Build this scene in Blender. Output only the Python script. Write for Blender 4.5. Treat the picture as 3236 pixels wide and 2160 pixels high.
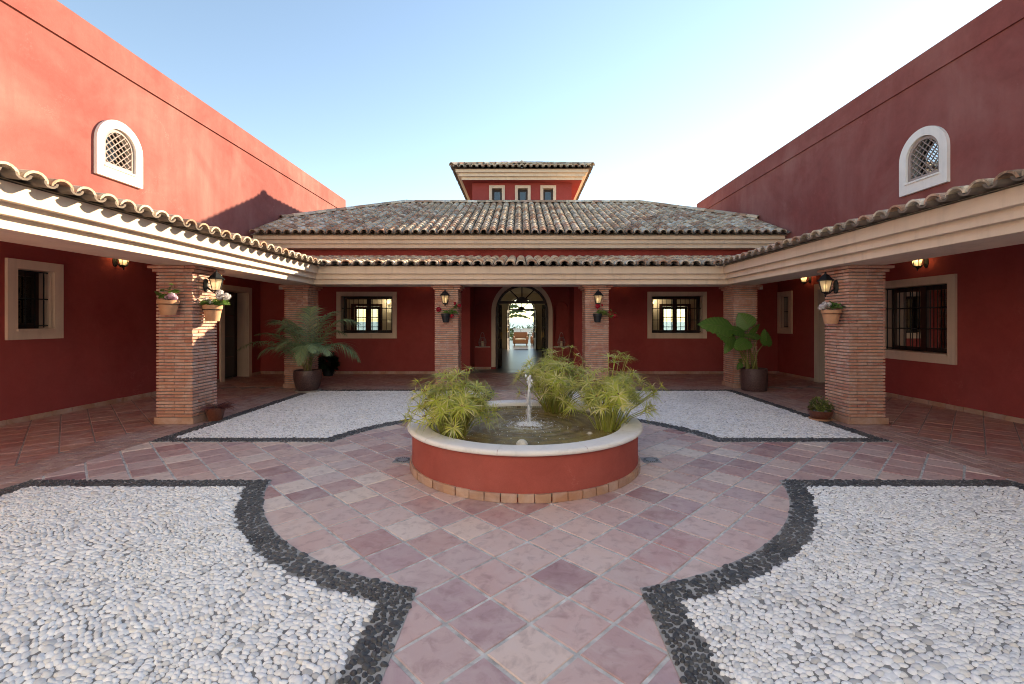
import bpy, math, random
import numpy as np
from mathutils import Vector, Matrix, Quaternion
random.seed(7); rng = np.random.default_rng(7)
R = math.radians; PI = math.pi
scene = bpy.context.scene
for o in list(bpy.data.objects): bpy.data.objects.remove(o)

# ------------------------------------------------------------------ camera, sky, sun, exposure
SUN = Vector((1.0, 0.915, 0.490)).normalized()          # direction towards the sun
cam_d = bpy.data.cameras.new('camera'); cam = bpy.data.objects.new('camera', cam_d)
scene.collection.objects.link(cam); scene.camera = cam
cam.location = (0, 0, 1.55); cam.rotation_euler = (R(90), 0, 0)
cam_d.sensor_width = 36; cam_d.lens = 16.0
cam_d.shift_x = -28/3236; cam_d.shift_y = -65/3236
cam_d.clip_start = 0.05; cam_d.clip_end = 60000
world = bpy.data.worlds.new('World'); scene.world = world; world.use_nodes = True
wn = world.node_tree.nodes; wl = world.node_tree.links
sky = wn.new('ShaderNodeTexSky'); sky.sky_type = 'NISHITA'; sky.sun_disc = False
sky.sun_elevation = math.asin(SUN.z); sky.sun_rotation = math.atan2(SUN.x, SUN.y)
sky.altitude = 50; sky.air_density = 1.0; sky.dust_density = 0.05; sky.ozone_density = 2.4
wl.new(sky.outputs[0], wn['Background'].inputs[0]); wn['Background'].inputs[1].default_value = 0.05
sun_d = bpy.data.lights.new('sun', 'SUN'); sun = bpy.data.objects.new('sun', sun_d)
scene.collection.objects.link(sun)
sun_d.energy = 2.0; sun_d.angle = R(0.53); sun_d.color = (1.0, 0.90, 0.76)
sun.rotation_euler = SUN.to_track_quat('Z', 'Y').to_euler(); sun.location = (20, 20, 20)
vs = scene.view_settings
vs.view_transform = 'Standard'; vs.look = 'None'; vs.gamma = 1.0; vs.use_curve_mapping = False
vs.exposure = 2.95
vs.use_white_balance = True; vs.white_balance_temperature = 8300; vs.white_balance_tint = 10
scene.cycles.max_bounces = 10; scene.cycles.diffuse_bounces = 7; scene.cycles.transparent_max_bounces = 16
scene.cycles.use_denoising = True; scene.cycles.pixel_filter_type = 'BLACKMAN_HARRIS'; scene.cycles.filter_width = 1.05
scene.cycles.caustics_reflective = False; scene.cycles.caustics_refractive = False
scene.cycles.sample_clamp_indirect = 6.0

# ------------------------------------------------------------------ helpers
COL = scene.collection
def tag(o, label, cat, group=None, kind=None):
    if label: o['label'] = label
    if cat: o['category'] = cat
    if group: o['group'] = group
    if kind: o['kind'] = kind
    return o
def thing(name, label, cat, loc=(0, 0, 0), rotz=0.0, group=None, kind=None):
    o = bpy.data.objects.new(name, None); COL.objects.link(o)
    o.location = loc; o.rotation_euler = (0, 0, rotz); o.empty_display_size = .1
    return tag(o, label, cat, group, kind)
def rootloc(p):
    v = Vector((0, 0, 0))
    while p is not None:
        v += p.location; p = p.parent
    return v
def link(name, me, parent=None, mat=None, M=None):
    o = bpy.data.objects.new(name, me); COL.objects.link(o)
    if mat is not None and len(me.materials) == 0: me.materials.append(mat)
    if parent is not None: o.parent = parent
    if M is not None: o.matrix_local = M
    return o
def mk_mesh(name, verts, faces, mat=None, smooth=False, rnd=None):
    me = bpy.data.meshes.new(name)
    me.from_pydata([tuple(v) for v in verts], [], faces)
    if mat is not None: me.materials.append(mat)
    if smooth: me.shade_smooth()
    if rnd is not None:
        a = me.attributes.new('rnd', 'FLOAT', 'POINT'); a.data.foreach_set('value', np.asarray(rnd, dtype=np.float32))
    me.update(); return me

class MB:
    def __init__(s): s.v = []; s.f = []; s.r = []; s.cur = 0.0
    def add(s, vs, fs):
        n = len(s.v); s.v.extend(vs); s.r.extend([s.cur]*len(vs))
        s.f.extend([tuple(i+n for i in f) for f in fs])
    def box(s, x0, x1, y0, y1, z0, z1, bev=0.0):
        if x0 > x1: x0, x1 = x1, x0
        if y0 > y1: y0, y1 = y1, y0
        if z0 > z1: z0, z1 = z1, z0
        v = [(x0,y0,z0),(x1,y0,z0),(x1,y1,z0),(x0,y1,z0),(x0,y0,z1),(x1,y0,z1),(x1,y1,z1),(x0,y1,z1)]
        s.add(v, [(0,3,2,1),(4,5,6,7),(0,1,5,4),(1,2,6,5),(2,3,7,6),(3,0,4,7)])
        return s
    def mbox(s, M, hx, hy, hz):
        v = [M @ Vector((x,y,z)) for z in (-hz,hz) for (x,y) in ((-hx,-hy),(hx,-hy),(hx,hy),(-hx,hy))]
        s.add(v, [(0,3,2,1),(4,5,6,7),(0,1,5,4),(1,2,6,5),(2,3,7,6),(3,0,4,7)]); return s
    def bar(s, a, b, w, h=None):            # square bar between two points
        a = Vector(a); b = Vector(b); d = b-a; h = h or w
        q = d.to_track_quat('Z', 'Y'); M = Matrix.Translation((a+b)/2) @ q.to_matrix().to_4x4()
        return s.mbox(M, w/2, h/2, d.length/2)
    def prism(s, pts, z0, z1):              # plan polygon
        n = len(pts)
        s.add([(x,y,z0) for x,y in pts]+[(x,y,z1) for x,y in pts],
              [tuple(range(n-1,-1,-1)), tuple(range(n,2*n))]+[(i,(i+1)%n,n+(i+1)%n,n+i) for i in range(n)]); return s
    def tube(s, pts, rad, sides=6, cap=True):
        pts = [Vector(p) for p in pts]; n = len(pts)
        if not hasattr(rad, '__len__'): rad = [rad]*n
        vs = []; up = None
        for i, p in enumerate(pts):
            t = (pts[min(i+1,n-1)]-pts[max(i-1,0)]).normalized()
            if up is None:
                up = Vector((0,0,1)) if abs(t.z) < .9 else Vector((1,0,0))
            a = t.cross(up).normalized(); up = a.cross(t).normalized()
            for k in range(sides):
                th = 2*PI*k/sides; vs.append(p+(a*math.cos(th)+up*math.sin(th))*rad[i])
        fs = [(i*sides+k, i*sides+(k+1)%sides, (i+1)*sides+(k+1)%sides, (i+1)*sides+k) for i in range(n-1) for k in range(sides)]
        if cap: fs += [tuple(range(sides-1,-1,-1)), tuple(range((n-1)*sides, n*sides))]
        s.add(vs, fs); return s
    def lathe(s, prof, c=(0,0,0), seg=24, a0=0.0, a1=2*PI, wob=0.0, capends=False):
        full = abs(a1-a0-2*PI) < 1e-6; m = seg if full else seg+1; n = len(prof); vs = []
        for k in range(m):
            th = a0+(a1-a0)*k/seg
            for (r, z) in prof: vs.append((c[0]+r*math.cos(th), c[1]+r*math.sin(th), c[2]+z))
        fs = []
        for k in range(seg):
            k2 = (k+1) % m
            for i in range(n-1): fs.append((k*n+i, k2*n+i, k2*n+i+1, k*n+i+1))
        if capends and not full: fs += [tuple(range(n-1,-1,-1)), tuple(range((m-1)*n, m*n))]
        s.add(vs, fs); return s
    def ball(s, c, r, seg=8, rings=5, sz=1.0):
        prof = [(max(1e-4, r*math.sin(PI*i/rings)), -r*sz*math.cos(PI*i/rings)) for i in range(rings+1)]
        return s.lathe(prof, c, seg)
    def blade(s, p, d, nrm, L, w, droop=0.6, segs=4, taper=.35):
        """narrow leaf starting at p towards d, bending down"""
        p = Vector(p); d = Vector(d).normalized(); side = d.cross(Vector(nrm))
        side = side.normalized() if side.length > 1e-4 else Vector((1,0,0))
        vs = []; step = L/segs
        for i in range(segs+1):
            t = i/segs; ww = w*(taper+(1-taper)*math.sin(PI*min(1, t*1.15+.12)))*(1-t**3) if i < segs else 0.0005
            vs += [p-side*ww/2, p+side*ww/2]
            p = p+d*step; d = (d+Vector((0,0,-1))*droop/segs).normalized()
        s.add(vs, [(2*i,2*i+1,2*i+3,2*i+2) for i in range(segs)]); return s
    def mesh(s, name, mat, smooth=False, off=None):
        v = s.v if off is None else [(Vector(p)-off) for p in s.v]
        return mk_mesh(name, v, s.f, mat, smooth, s.r if any(s.r) else None)
    def build(s, name, mat, parent=None, smooth=False, local=False):
        off = None if (local or parent is None) else rootloc(parent)
        return link(name, s.mesh(name, mat, smooth, off), parent)

def B(*a): return MB().box(*a)
def inst(name, me, parent, M):             # world matrix -> child of unrotated thing
    return link(name, me, parent, M=Matrix.Translation(-rootloc(parent)) @ M)
def join_inst(name, tv, tf, mats, mat, parent, smooth=True, world=True):
    tv = np.array([list(v)+[1] for v in tv], dtype=np.float64); n = len(tv); m = len(mats)
    A = np.array([np.array(M) for M in mats]); V = np.einsum('mij,nj->mni', A, tv)[:, :, :3].reshape(-1, 3)
    if parent is not None and world: V = V - np.array(rootloc(parent))
    F = [tuple(i+k*n for i in f) for k in range(m) for f in tf]
    r = np.repeat(rng.random(m), n)
    return link(name, mk_mesh(name, V.tolist(), F, mat, smooth, r), parent)

# ------------------------------------------------------------------ materials
class NT:
    def __init__(s, name):
        s.m = bpy.data.materials.new(name); s.m.use_nodes = True; s.t = s.m.node_tree; s.n = s.t.nodes
        s.b = s.n['Principled BSDF']; s.out = s.n['Material Output']; s._pos = None
    def L(s, a, b): s.t.links.new(a, b)
    def N(s, typ, **kw):
        n = s.n.new(typ)
        for k, v in kw.items(): setattr(n, k, v)
        return n
    def pos(s):
        if s._pos is None: s._pos = s.N('ShaderNodeNewGeometry').outputs['Position']
        return s._pos
    def noise(s, scale, detail=4, rough=.55, vec=None, out='Fac', dist=0.0):
        n = s.N('ShaderNodeTexNoise'); n.inputs['Scale'].default_value = scale; n.inputs['Detail'].default_value = detail
        n.inputs['Roughness'].default_value = rough; n.inputs['Distortion'].default_value = dist
        s.L(vec or s.pos(), n.inputs['Vector']); return n.outputs[out]
    def scaled(s, v, vec=None):
        m = s.N('ShaderNodeMapping'); m.inputs['Scale'].default_value = v; s.L(vec or s.pos(), m.inputs['Vector']); return m.outputs[0]
    def ramp(s, fac, stops, interp='LINEAR'):
        r = s.N('ShaderNodeValToRGB'); e = r.color_ramp.elements; r.color_ramp.interpolation = interp
        while len(e) < len(stops): e.new(0.5)
        for el, (p, c) in zip(e, stops):
            el.position = p; el.color = (c, c, c, 1) if not hasattr(c, '__len__') else (*c, 1)
        s.L(fac, r.inputs[0]); return r.outputs[0]
    def mix(s, fac, a, b, typ='MIX'):
        m = s.N('ShaderNodeMix', data_type='RGBA', blend_type=typ)
        for sock, val in ((m.inputs[0], fac), (m.inputs[6], a), (m.inputs[7], b)):
            if hasattr(val, 'default_value'): s.L(val, sock)
            elif hasattr(val, '__len__'): sock.default_value = (*val, 1)
            else: sock.default_value = val
        return m.outputs[2]
    def math(s, op, a, b=0.0):
        m = s.N('ShaderNodeMath', operation=op)
        for sock, val in ((m.inputs[0], a), (m.inputs[1], b)):
            if hasattr(val, 'default_value'): s.L(val, sock)
            else: sock.default_value = val
        return m.outputs[0]
    def rnd(s):                            # per object / per piece random
        o = s.N('ShaderNodeObjectInfo').outputs['Random']
        a = s.N('ShaderNodeAttribute', attribute_name='rnd').outputs['Fac']
        return s.math('FRACT', s.math('ADD', o, a))
    def attr(s): return s.N('ShaderNodeAttribute', attribute_name='rnd').outputs['Fac']
    def bump(s, h, strength=.3, dist=.01):
        b = s.N('ShaderNodeBump'); b.inputs['Strength'].default_value = strength; b.inputs['Distance'].default_value = dist
        s.L(h, b.inputs['Height']); s.L(b.outputs[0], s.b.inputs['Normal']); return s
    def color(s, c):
        if hasattr(c, 'default_value'): s.L(c, s.b.inputs['Base Color'])
        else: s.b.inputs['Base Color'].default_value = (*c, 1)
        return s
    def rough(s, r):
        if hasattr(r, 'default_value'): s.L(r, s.b.inputs['Roughness'])
        else: s.b.inputs['Roughness'].default_value = r
        return s
    def spec(s, v): s.b.inputs['Specular IOR Level'].default_value = v; return s

def simple(name, c, rough=.6, metal=0.0, var=.12, scale=8, bump=.15, spec=.4):
    k = NT(name); f = k.noise(scale, 4)
    k.color(k.ramp(f, [(.3, tuple(x*(1-var) for x in c)), (.7, tuple(min(1, x*(1+var)) for x in c))]))
    k.rough(rough).spec(spec); k.b.inputs['Metallic'].default_value = metal
    if bump: k.bump(k.noise(scale*6, 3), bump, .004)
    return k.m
def stucco(name, c, pale, palef=.5, grain=1.0):
    k = NT(name)
    big = k.noise(.55, 5, .6, dist=.6); mid = k.noise(2.6, 6, .65, dist=.4); streak = k.noise(1.0, 5, .6, vec=k.scaled((3.0, 3.0, .45)))
    base = k.mix(k.ramp(mid, [(.35, 0.0), (.7, 1.0)]), tuple(x*.90 for x in c), tuple(x*1.08 for x in c))
    tro = k.noise(6.5, 8, .72, dist=1.4)
    base = k.mix(.30, base, k.ramp(tro, [(.30, .55), (.72, 1.0)]), 'MULTIPLY')
    rain = k.ramp(k.noise(1.0, 6, .65, vec=k.scaled((9.0, 9.0, .30))), [(.60, 0.0), (.78, 1.0)])
    base = k.mix(k.math('MULTIPLY', rain, .22*palef), base, tuple(x*.55 for x in c))
    p = k.math('MULTIPLY', k.math('MULTIPLY', k.ramp(big, [(.38, 0.0), (.72, 1.0)]), k.ramp(streak, [(.3, .35), (.7, 1.0)])), palef)
    col = k.mix(p, base, pale)
    vo = k.N('ShaderNodeTexVoronoi', feature='DISTANCE_TO_EDGE'); vo.inputs['Scale'].default_value = .8
    wob = k.N('ShaderNodeVectorMath', operation='ADD'); k.L(k.pos(), wob.inputs[0]); k.L(k.noise(2.2, 5, .7, out='Color'), wob.inputs[1]); k.L(wob.outputs[0], vo.inputs['Vector'])
    crk = k.math('MULTIPLY', k.ramp(vo.outputs['Distance'], [(.0, 1.0), (.006, 0.0)]), k.ramp(k.noise(.7, 3), [(.52, 0.0), (.66, 1.0)]))
    col = k.mix(k.math('MULTIPLY', crk, .40), col, tuple(min(1, x*1.25+.05) for x in pale))
    fine = k.noise(160, 2, .6)
    col = k.mix(.16*grain, col, k.ramp(fine, [(.3, .25), (.7, 1.0)]), 'MULTIPLY')
    specks = k.ramp(k.noise(21, 3, .7), [(.72, 0.0), (.76, 1.0)])
    col = k.mix(k.math('MULTIPLY', specks, .16*palef), col, tuple(min(1, x*1.5+.1) for x in pale))
    k.color(col).rough(.9).spec(.15)
    h = k.math('ADD', k.math('MULTIPLY', k.noise(90, 3, .6), .5), k.math('MULTIPLY', k.noise(9, 4), .8))
    k.bump(h, .35, .012); return k.m

RED = stucco('stucco_red', (.36, .066, .060), (.40, .098, .088), .6)
REDUP = stucco('stucco_red_weathered', (.278, .080, .071), (.355, .158, .138), 1.0)
REDF = stucco('stucco_fountain', (.40, .092, .072), (.46, .15, .125), .8)
def m_trim(name, c):
    k = NT(name); a = k.noise(1.8, 5, .6); s2 = k.noise(1.0, 6, .65, vec=k.scaled((7, 7, .5)))
    col = k.mix(k.ramp(a, [(.3, 0.0), (.75, 1.0)]), tuple(x*.9 for x in c), tuple(min(1, x*1.05) for x in c))
    col = k.mix(k.math('MULTIPLY', k.ramp(s2, [(.52, 0.0), (.80, 1.0)]), .42), col, tuple(x*.55 for x in c))
    k.color(col).rough(.85).spec(.2); k.bump(k.noise(70, 3), .25, .006); return k.m
CREAM = m_trim('cream_trim', (.74, .60, .47))
SURR = m_trim('window_surround_paint', (.68, .54, .43))
WHITE = m_trim('white_surround', (.84, .80, .75))
STONE = m_trim('coping_stone', (.78, .75, .71))
INTW = simple('interior_cream', (.74, .67, .54), .9, var=.04)
MORTAR = simple('mortar', (.24, .225, .205), .95, var=.15, scale=20)
GROUT = simple('grout', (.48, .475, .465), .95, var=.35, scale=14, bump=.4)

def m_terra(name, cols, dirt=.5):
    k = NT(name); r = k.rnd()
    base = k.ramp(r, [(i/(len(cols)-1), c) for i, c in enumerate(cols)])
    n1 = k.noise(3.2, 6, .65, dist=1.0); n2 = k.noise(11, 5, .6, dist=.5)
    base = k.mix(k.math('MULTIPLY', k.ramp(n1, [(.42, 0.0), (.68, 1.0)]), .45), base, (.62, .51, .48))
    base = k.mix(k.math('MULTIPLY', k.ramp(n2, [(.5, 0.0), (.75, 1.0)]), dirt), base, (.22, .125, .125))
    sp = k.ramp(k.noise(95, 2), [(.72, 0.0), (.78, 1.0)])
    base = k.mix(k.math('MULTIPLY', sp, .5), base, (.10, .06, .06))
    k.color(base).rough(k.ramp(n2, [(.3, .30), (.7, .58)])).spec(.5)
    k.bump(k.math('ADD', n2, k.math('MULTIPLY', k.noise(60, 3), .4)), .2, .006); return k.m
TERRA = m_terra('terracotta_paver', [(.40,.20,.19), (.62,.46,.42), (.47,.26,.245), (.72,.60,.53), (.42,.27,.28), (.66,.49,.43), (.33,.18,.185), (.56,.37,.34), (.70,.56,.48)])
TERRAP = m_terra('porch_paver', [(.42,.20,.15), (.36,.155,.125), (.46,.235,.17), (.40,.18,.145), (.34,.145,.12)], .4)
STRIP = m_terra('edging_brick', [(.38,.235,.195), (.33,.19,.165), (.42,.28,.235)], .4)
SKIRT = m_terra('skirting_tile', [(.40,.20,.12), (.46,.27,.17), (.38,.21,.14), (.43,.24,.16)], .3)
def m_brick():
    k = NT('pillar_brick'); r = k.rnd()
    base = k.ramp(r, [(0, (.50,.225,.15)), (.25, (.57,.30,.21)), (.5, (.44,.18,.135)), (.75, (.60,.36,.27)), (1, (.52,.26,.185))])
    n = k.noise(9, 5, .65); m = k.noise(40, 4, .6)
    base = k.mix(k.math('MULTIPLY', k.ramp(n, [(.45, 0.0), (.75, 1.0)]), .65), base, (.66, .53, .48))
    base = k.mix(k.math('MULTIPLY', k.ramp(m, [(.55, 0.0), (.8, 1.0)]), .5), base, (.28, .135, .11))
    k.color(base).rough(.9).spec(.2); k.bump(m, .5, .006); return k.m
BRICK = m_brick()
GROUTP = simple('porch_grout', (.30, .27, .25), .95, var=.25, scale=14, bump=.4)
def m_roof():
    k = NT('roof_tile'); r = k.rnd()
    base = k.ramp(r, [(0, (.56,.41,.28)), (.2, (.72,.61,.46)), (.4, (.38,.235,.155)), (.55, (.50,.29,.20)), (.7, (.74,.68,.57)), (.85, (.36,.275,.20)), (1, (.62,.53,.42))])
    n = k.noise(5.5, 6, .7, dist=.8); big = k.noise(.5, 3); f = k.noise(45, 4, .7)
    lich = k.math('MULTIPLY', k.ramp(n, [(.50, 0.0), (.57, 1.0)]), k.ramp(big, [(.35, .45), (.65, 1.0)]))
    base = k.mix(k.math('MULTIPLY', lich, .62), base, k.mix(f, (.03,.029,.028), (.12,.112,.105)))
    base = k.mix(k.math('MULTIPLY', k.ramp(f, [(.6, 0.0), (.7, 1.0)]), .35), base, (.50, .47, .40))
    k.color(base).rough(.92).spec(.15); k.bump(f, .5, .008); return k.m
ROOF = m_roof()
ROOFD = simple('channel_tile', (.16, .125, .10), .95, var=.4, scale=7, bump=.3)  # channel shade and gathered dirt are both put into this dark colour
def m_pebble(name, cols, rough):
    k = NT(name); r = k.attr(); c = k.ramp(r, [(i/(len(cols)-1), c) for i, c in enumerate(cols)])
    n = k.noise(70, 3); c = k.mix(k.math('MULTIPLY', k.ramp(n, [(.4, 0.0), (.8, 1.0)]), .2), c, (.3,.28,.26))
    b = k.noise(.9, 4, .6, dist=.6); c = k.mix(k.math('MULTIPLY', k.ramp(b, [(.5, 0.0), (.78, 1.0)]), .22), c, (.36,.33,.31))
    k.color(c).rough(rough).spec(.4); return k.m
PEBW = m_pebble('white_pebble', [(.80,.80,.80), (.89,.885,.88), (.66,.66,.665), (.90,.90,.895), (.84,.835,.83), (.74,.745,.755), (.89,.885,.88), (.56,.56,.565), (.87,.87,.87), (.74,.69,.62), (.86,.855,.85), (.46,.455,.45)], .5)
PEBD = m_pebble('dark_pebble', [(.035,.036,.04), (.06,.062,.066), (.028,.028,.032), (.085,.085,.085), (.045,.047,.053)], .5)
BEDW = simple('white_pebble_mortar', (.24, .235, .228), .95, var=.35, scale=10)
BEDD = simple('dark_pebble_mortar', (.33, .325, .315), .95, var=.25, scale=12)
IRON = simple('wrought_iron', (.016, .018, .02), .5, metal=.3, var=.3, scale=30)
WOOD = simple('dark_wood', (.035, .014, .010), .45, var=.3, scale=20, bump=.1)
WOODM = simple('mid_wood', (.20, .10, .05), .5, var=.3, scale=14, bump=.1)
LATT = simple('lattice_wood', (.34, .265, .235), .7, var=.1, scale=20)
DOORM = simple('grey_door', (.075, .065, .062), .4, var=.1)
BRASS = simple('brass', (.7, .45, .14), .3, metal=1.0, bump=0)
POTT = simple('terracotta_pot', (.52, .27, .15), .85, var=.12, scale=12)
POTB = simple('black_plastic_pot', (.018, .02, .022), .45, var=.2)
def m_glaze(name, c1, c2, rough):
    k = NT(name); n = k.noise(60, 3, .7); m = k.noise(5, 4)
    k.color(k.mix(k.ramp(n, [(.35, 0.0), (.65, 1.0)]), c1, c2)).rough(rough).spec(.5)
    k.bump(k.math('ADD', n, m), .2, .004); return k.m
POTG = m_glaze('glazed_brown_pot', (.045,.022,.02), (.13,.075,.065), .33)
POTR = m_glaze('glazed_red_pot', (.10,.03,.018), (.17,.055,.03), .35)
SOIL = simple('soil', (.04,.028,.02), .95, var=.4, scale=40, bump=.5)
WICK = simple('wicker', (.22,.095,.045), .6, var=.3, scale=60, bump=.6)
CUSH = simple('cushion', (.62,.52,.40), .9)
def m_leaf(name, cols, trans=.35, rough=.45, vein=False):
    k = NT(name); c = k.ramp(k.attr(), [(i/max(1, len(cols)-1), c) for i, c in enumerate(cols)])
    c = k.mix(k.math('MULTIPLY', k.noise(14, 3), .35), c, tuple(x*.5 for x in cols[0]))
    k.color(c).rough(rough).spec(.4)
    t = k.N('ShaderNodeBsdfTranslucent'); k.L(c, t.inputs[0]); mx = k.N('ShaderNodeMixShader'); mx.inputs[0].default_value = trans
    k.L(k.b.outputs[0], mx.inputs[1]); k.L(t.outputs[0], mx.inputs[2]); k.L(mx.outputs[0], k.out.inputs[0]); return k.m
PAPY = m_leaf('papyrus_leaf', [(.42,.49,.07), (.70,.68,.10), (.50,.58,.10), (.80,.70,.25), (.34,.43,.14), (.74,.71,.14), (.88,.80,.55)], .45)
PAPS = m_leaf('papyrus_stem', [(.32,.38,.08), (.48,.50,.12), (.34,.28,.12)], .2)
PALM = m_leaf('palm_leaf', [(.13,.22,.10), (.24,.35,.16), (.33,.44,.22), (.18,.28,.17), (.46,.47,.22)], .3)
PALMS = m_leaf('palm_rachis', [(.20,.22,.06), (.28,.26,.08)], .1)
EAR = m_leaf('elephant_ear_leaf', [(.08,.18,.035), (.12,.24,.045), (.17,.30,.06)], .3, .38)
GER = m_leaf('geranium_leaf', [(.07,.16,.035), (.12,.24,.045), (.19,.31,.07)], .35)
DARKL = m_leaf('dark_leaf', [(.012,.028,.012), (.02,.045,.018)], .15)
SUCC = m_leaf('succulent_leaf', [(.09,.14,.03), (.16,.20,.05), (.20,.19,.05), (.06,.10,.03)], .15)
PURP = m_leaf('purple_leaf', [(.11,.035,.045), (.17,.06,.065), (.26,.12,.09), (.07,.025,.037)], .2)
FLR = m_leaf('red_petal', [(.55,.012,.035), (.42,.008,.03), (.65,.03,.06)], .3)
FLW = m_leaf('white_petal', [(.82,.78,.78), (.75,.70,.70), (.86,.83,.80)], .35)
FLP = m_leaf('pink_petal', [(.75,.45,.60), (.85,.70,.78), (.68,.34,.52)], .35)
BANA = m_leaf('banana_leaf', [(.02,.05,.02), (.05,.09,.03)], .2)
HEDG = m_leaf('garden_leaf', [(.10,.15,.03), (.05,.10,.02), (.20,.22,.05)], .3)
def m_glass(name, tint, gl=.12, rough=.02):
    k = NT(name); t = k.N('ShaderNodeBsdfTransparent'); t.inputs[0].default_value = (*tint, 1)
    g = k.N('ShaderNodeBsdfGlossy'); g.inputs['Roughness'].default_value = rough
    f = k.N('ShaderNodeFresnel'); f.inputs[0].default_value = 1.5
    mx = k.N('ShaderNodeMixShader'); k.L(k.math('ADD', f.outputs[0], gl*.2), mx.inputs[0])
    k.L(t.outputs[0], mx.inputs[1]); k.L(g.outputs[0], mx.inputs[2]); k.L(mx.outputs[0], k.out.inputs[0]); return k.m
GLASS = m_glass('window_glass', (.93, .95, .94))
def m_frost():
    k = NT('lantern_glass'); t = k.N('ShaderNodeBsdfTransparent'); t.inputs[0].default_value = (.9,.85,.75,1)
    d = k.N('ShaderNodeBsdfTranslucent'); d.inputs[0].default_value = (.9,.85,.72,1)
    mx = k.N('ShaderNodeMixShader'); mx.inputs[0].default_value = .45
    k.b.inputs['Base Color'].default_value = (.75,.72,.66,1); k.rough(.3)
    k.L(t.outputs[0], mx.inputs[1]); k.L(d.outputs[0], mx.inputs[2])
    m2 = k.N('ShaderNodeMixShader'); m2.inputs[0].default_value = .22
    k.L(mx.outputs[0], m2.inputs[1]); k.L(k.b.outputs[0], m2.inputs[2]); k.L(m2.outputs[0], k.out.inputs[0]); return k.m
FROST = m_frost()
def m_emit(name, c, s):
    k = NT(name); k.color(c); k.b.inputs['Emission Color'].default_value = (*c, 1); k.b.inputs['Emission Strength'].default_value = s; return k.m
BULB = m_emit('lit_bulb', (1.0, .78, .45), .25)
def m_water():
    k = NT('pond_water'); n = k.noise(4, 4, .6, dist=1.2)
    c = k.ramp(n, [(.25, (.08,.05,.022)), (.5, (.19,.13,.045)), (.68, (.27,.205,.06)), (.85, (.17,.085,.045))])
    fo = k.math('MULTIPLY', k.attr(), k.ramp(k.noise(26, 4, .7, dist=1.0), [(.38, 0.0), (.62, 1.0)]))
    c = k.mix(fo, c, (.80,.84,.88))
    k.color(c).rough(.04); k.b.inputs['IOR'].default_value = 1.33; k.b.inputs['Specular IOR Level'].default_value = .5
    k.bump(k.math('ADD', k.noise(16, 4, .6, vec=k.scaled((1, 2.2, 1)), dist=1.5), k.math('MULTIPLY', k.noise(45, 3), .35)), .32, .03); return k.m
WATER = m_water()
def m_foam(name, a):
    k = NT(name); k.color((.86,.88,.90)).rough(.25)
    t = k.N('ShaderNodeBsdfTransparent'); mx = k.N('ShaderNodeMixShader'); mx.inputs[0].default_value = a
    k.L(t.outputs[0], mx.inputs[1]); k.L(k.b.outputs[0], mx.inputs[2]); k.L(mx.outputs[0], k.out.inputs[0]); return k.m
FOAM = m_foam('water_foam', .85); SPRAY = m_foam('water_spray', .5)
def m_mosaic():
    k = NT('pool_mosaic'); b = k.N('ShaderNodeTexBrick'); b.offset = 0
    b.inputs['Color1'].default_value = (.45,.43,.36,1); b.inputs['Color2'].default_value = (.36,.36,.30,1); b.inputs['Mortar'].default_value = (.16,.14,.11,1)
    b.inputs['Scale'].default_value = 1.0; b.inputs['Brick Width'].default_value = .025; b.inputs['Row Height'].default_value = .025; b.inputs['Mortar Size'].default_value = .002
    k.L(k.pos(), b.inputs['Vector']); k.color(b.outputs[0]).rough(.3); return k.m
MOSAIC = m_mosaic()
def m_hall():
    k = NT('polished_hall_floor'); n = k.noise(2.5, 4, vec=k.scaled((1, 3, 1)))
    k.color(k.ramp(n, [(.3, (.06,.057,.055)), (.7, (.10,.09,.085))])).rough(.30).spec(.4); k.bump(k.noise(5, 3, vec=k.scaled((.7, 3, 1))), .25, .02); return k.m
HALLF = m_hall()
GROUND = simple('dry_ground', (.22,.18,.12), .95, var=.25, scale=.3)
def m_sea():
    k = NT('sea'); k.color((.035,.085,.12)).rough(.25); k.bump(k.noise(.2, 4), .3, .5); return k.m
SEA = m_sea()
WALLW = simple('white_house_paint', (.84,.82,.79), .9)
CONC = simple('grey_plastic', (.42,.40,.37), .6)
METAL = simple('drain_metal', (.30,.31,.32), .45, metal=.6, scale=40)
MATM = simple('doormat_fibre', (.03,.028,.03), .95)
CANDLE = simple('candle_wax', (.70,.55,.42), .6)

# ------------------------------------------------------------------ measures (metres, from the photograph)
XL, XR, YW = -7.70, 7.60, 13.45           # porch walls, back wall
YD = 14.72                                 # recessed door wall
HALLX = 2.2; YH = 25.6; YROOM = 19.5       # hall and rooms
XC, YC, RC = .045, 5.13, 2.57              # fountain centre, radius of the paved circle
PXA, PXB = -.60, .69                       # edges of the path across the court
PYA, PYB = 4.44, 5.84
EDGE = 4.78; YB0, YB1 = -.35, 10.28        # court limits
TOPL, TOPR = 6.81, 6.56
GRL, GRR = 6.30, 6.13
ENDL, ENDR = 19.9, 19.57
ZSOF = 2.39

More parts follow.
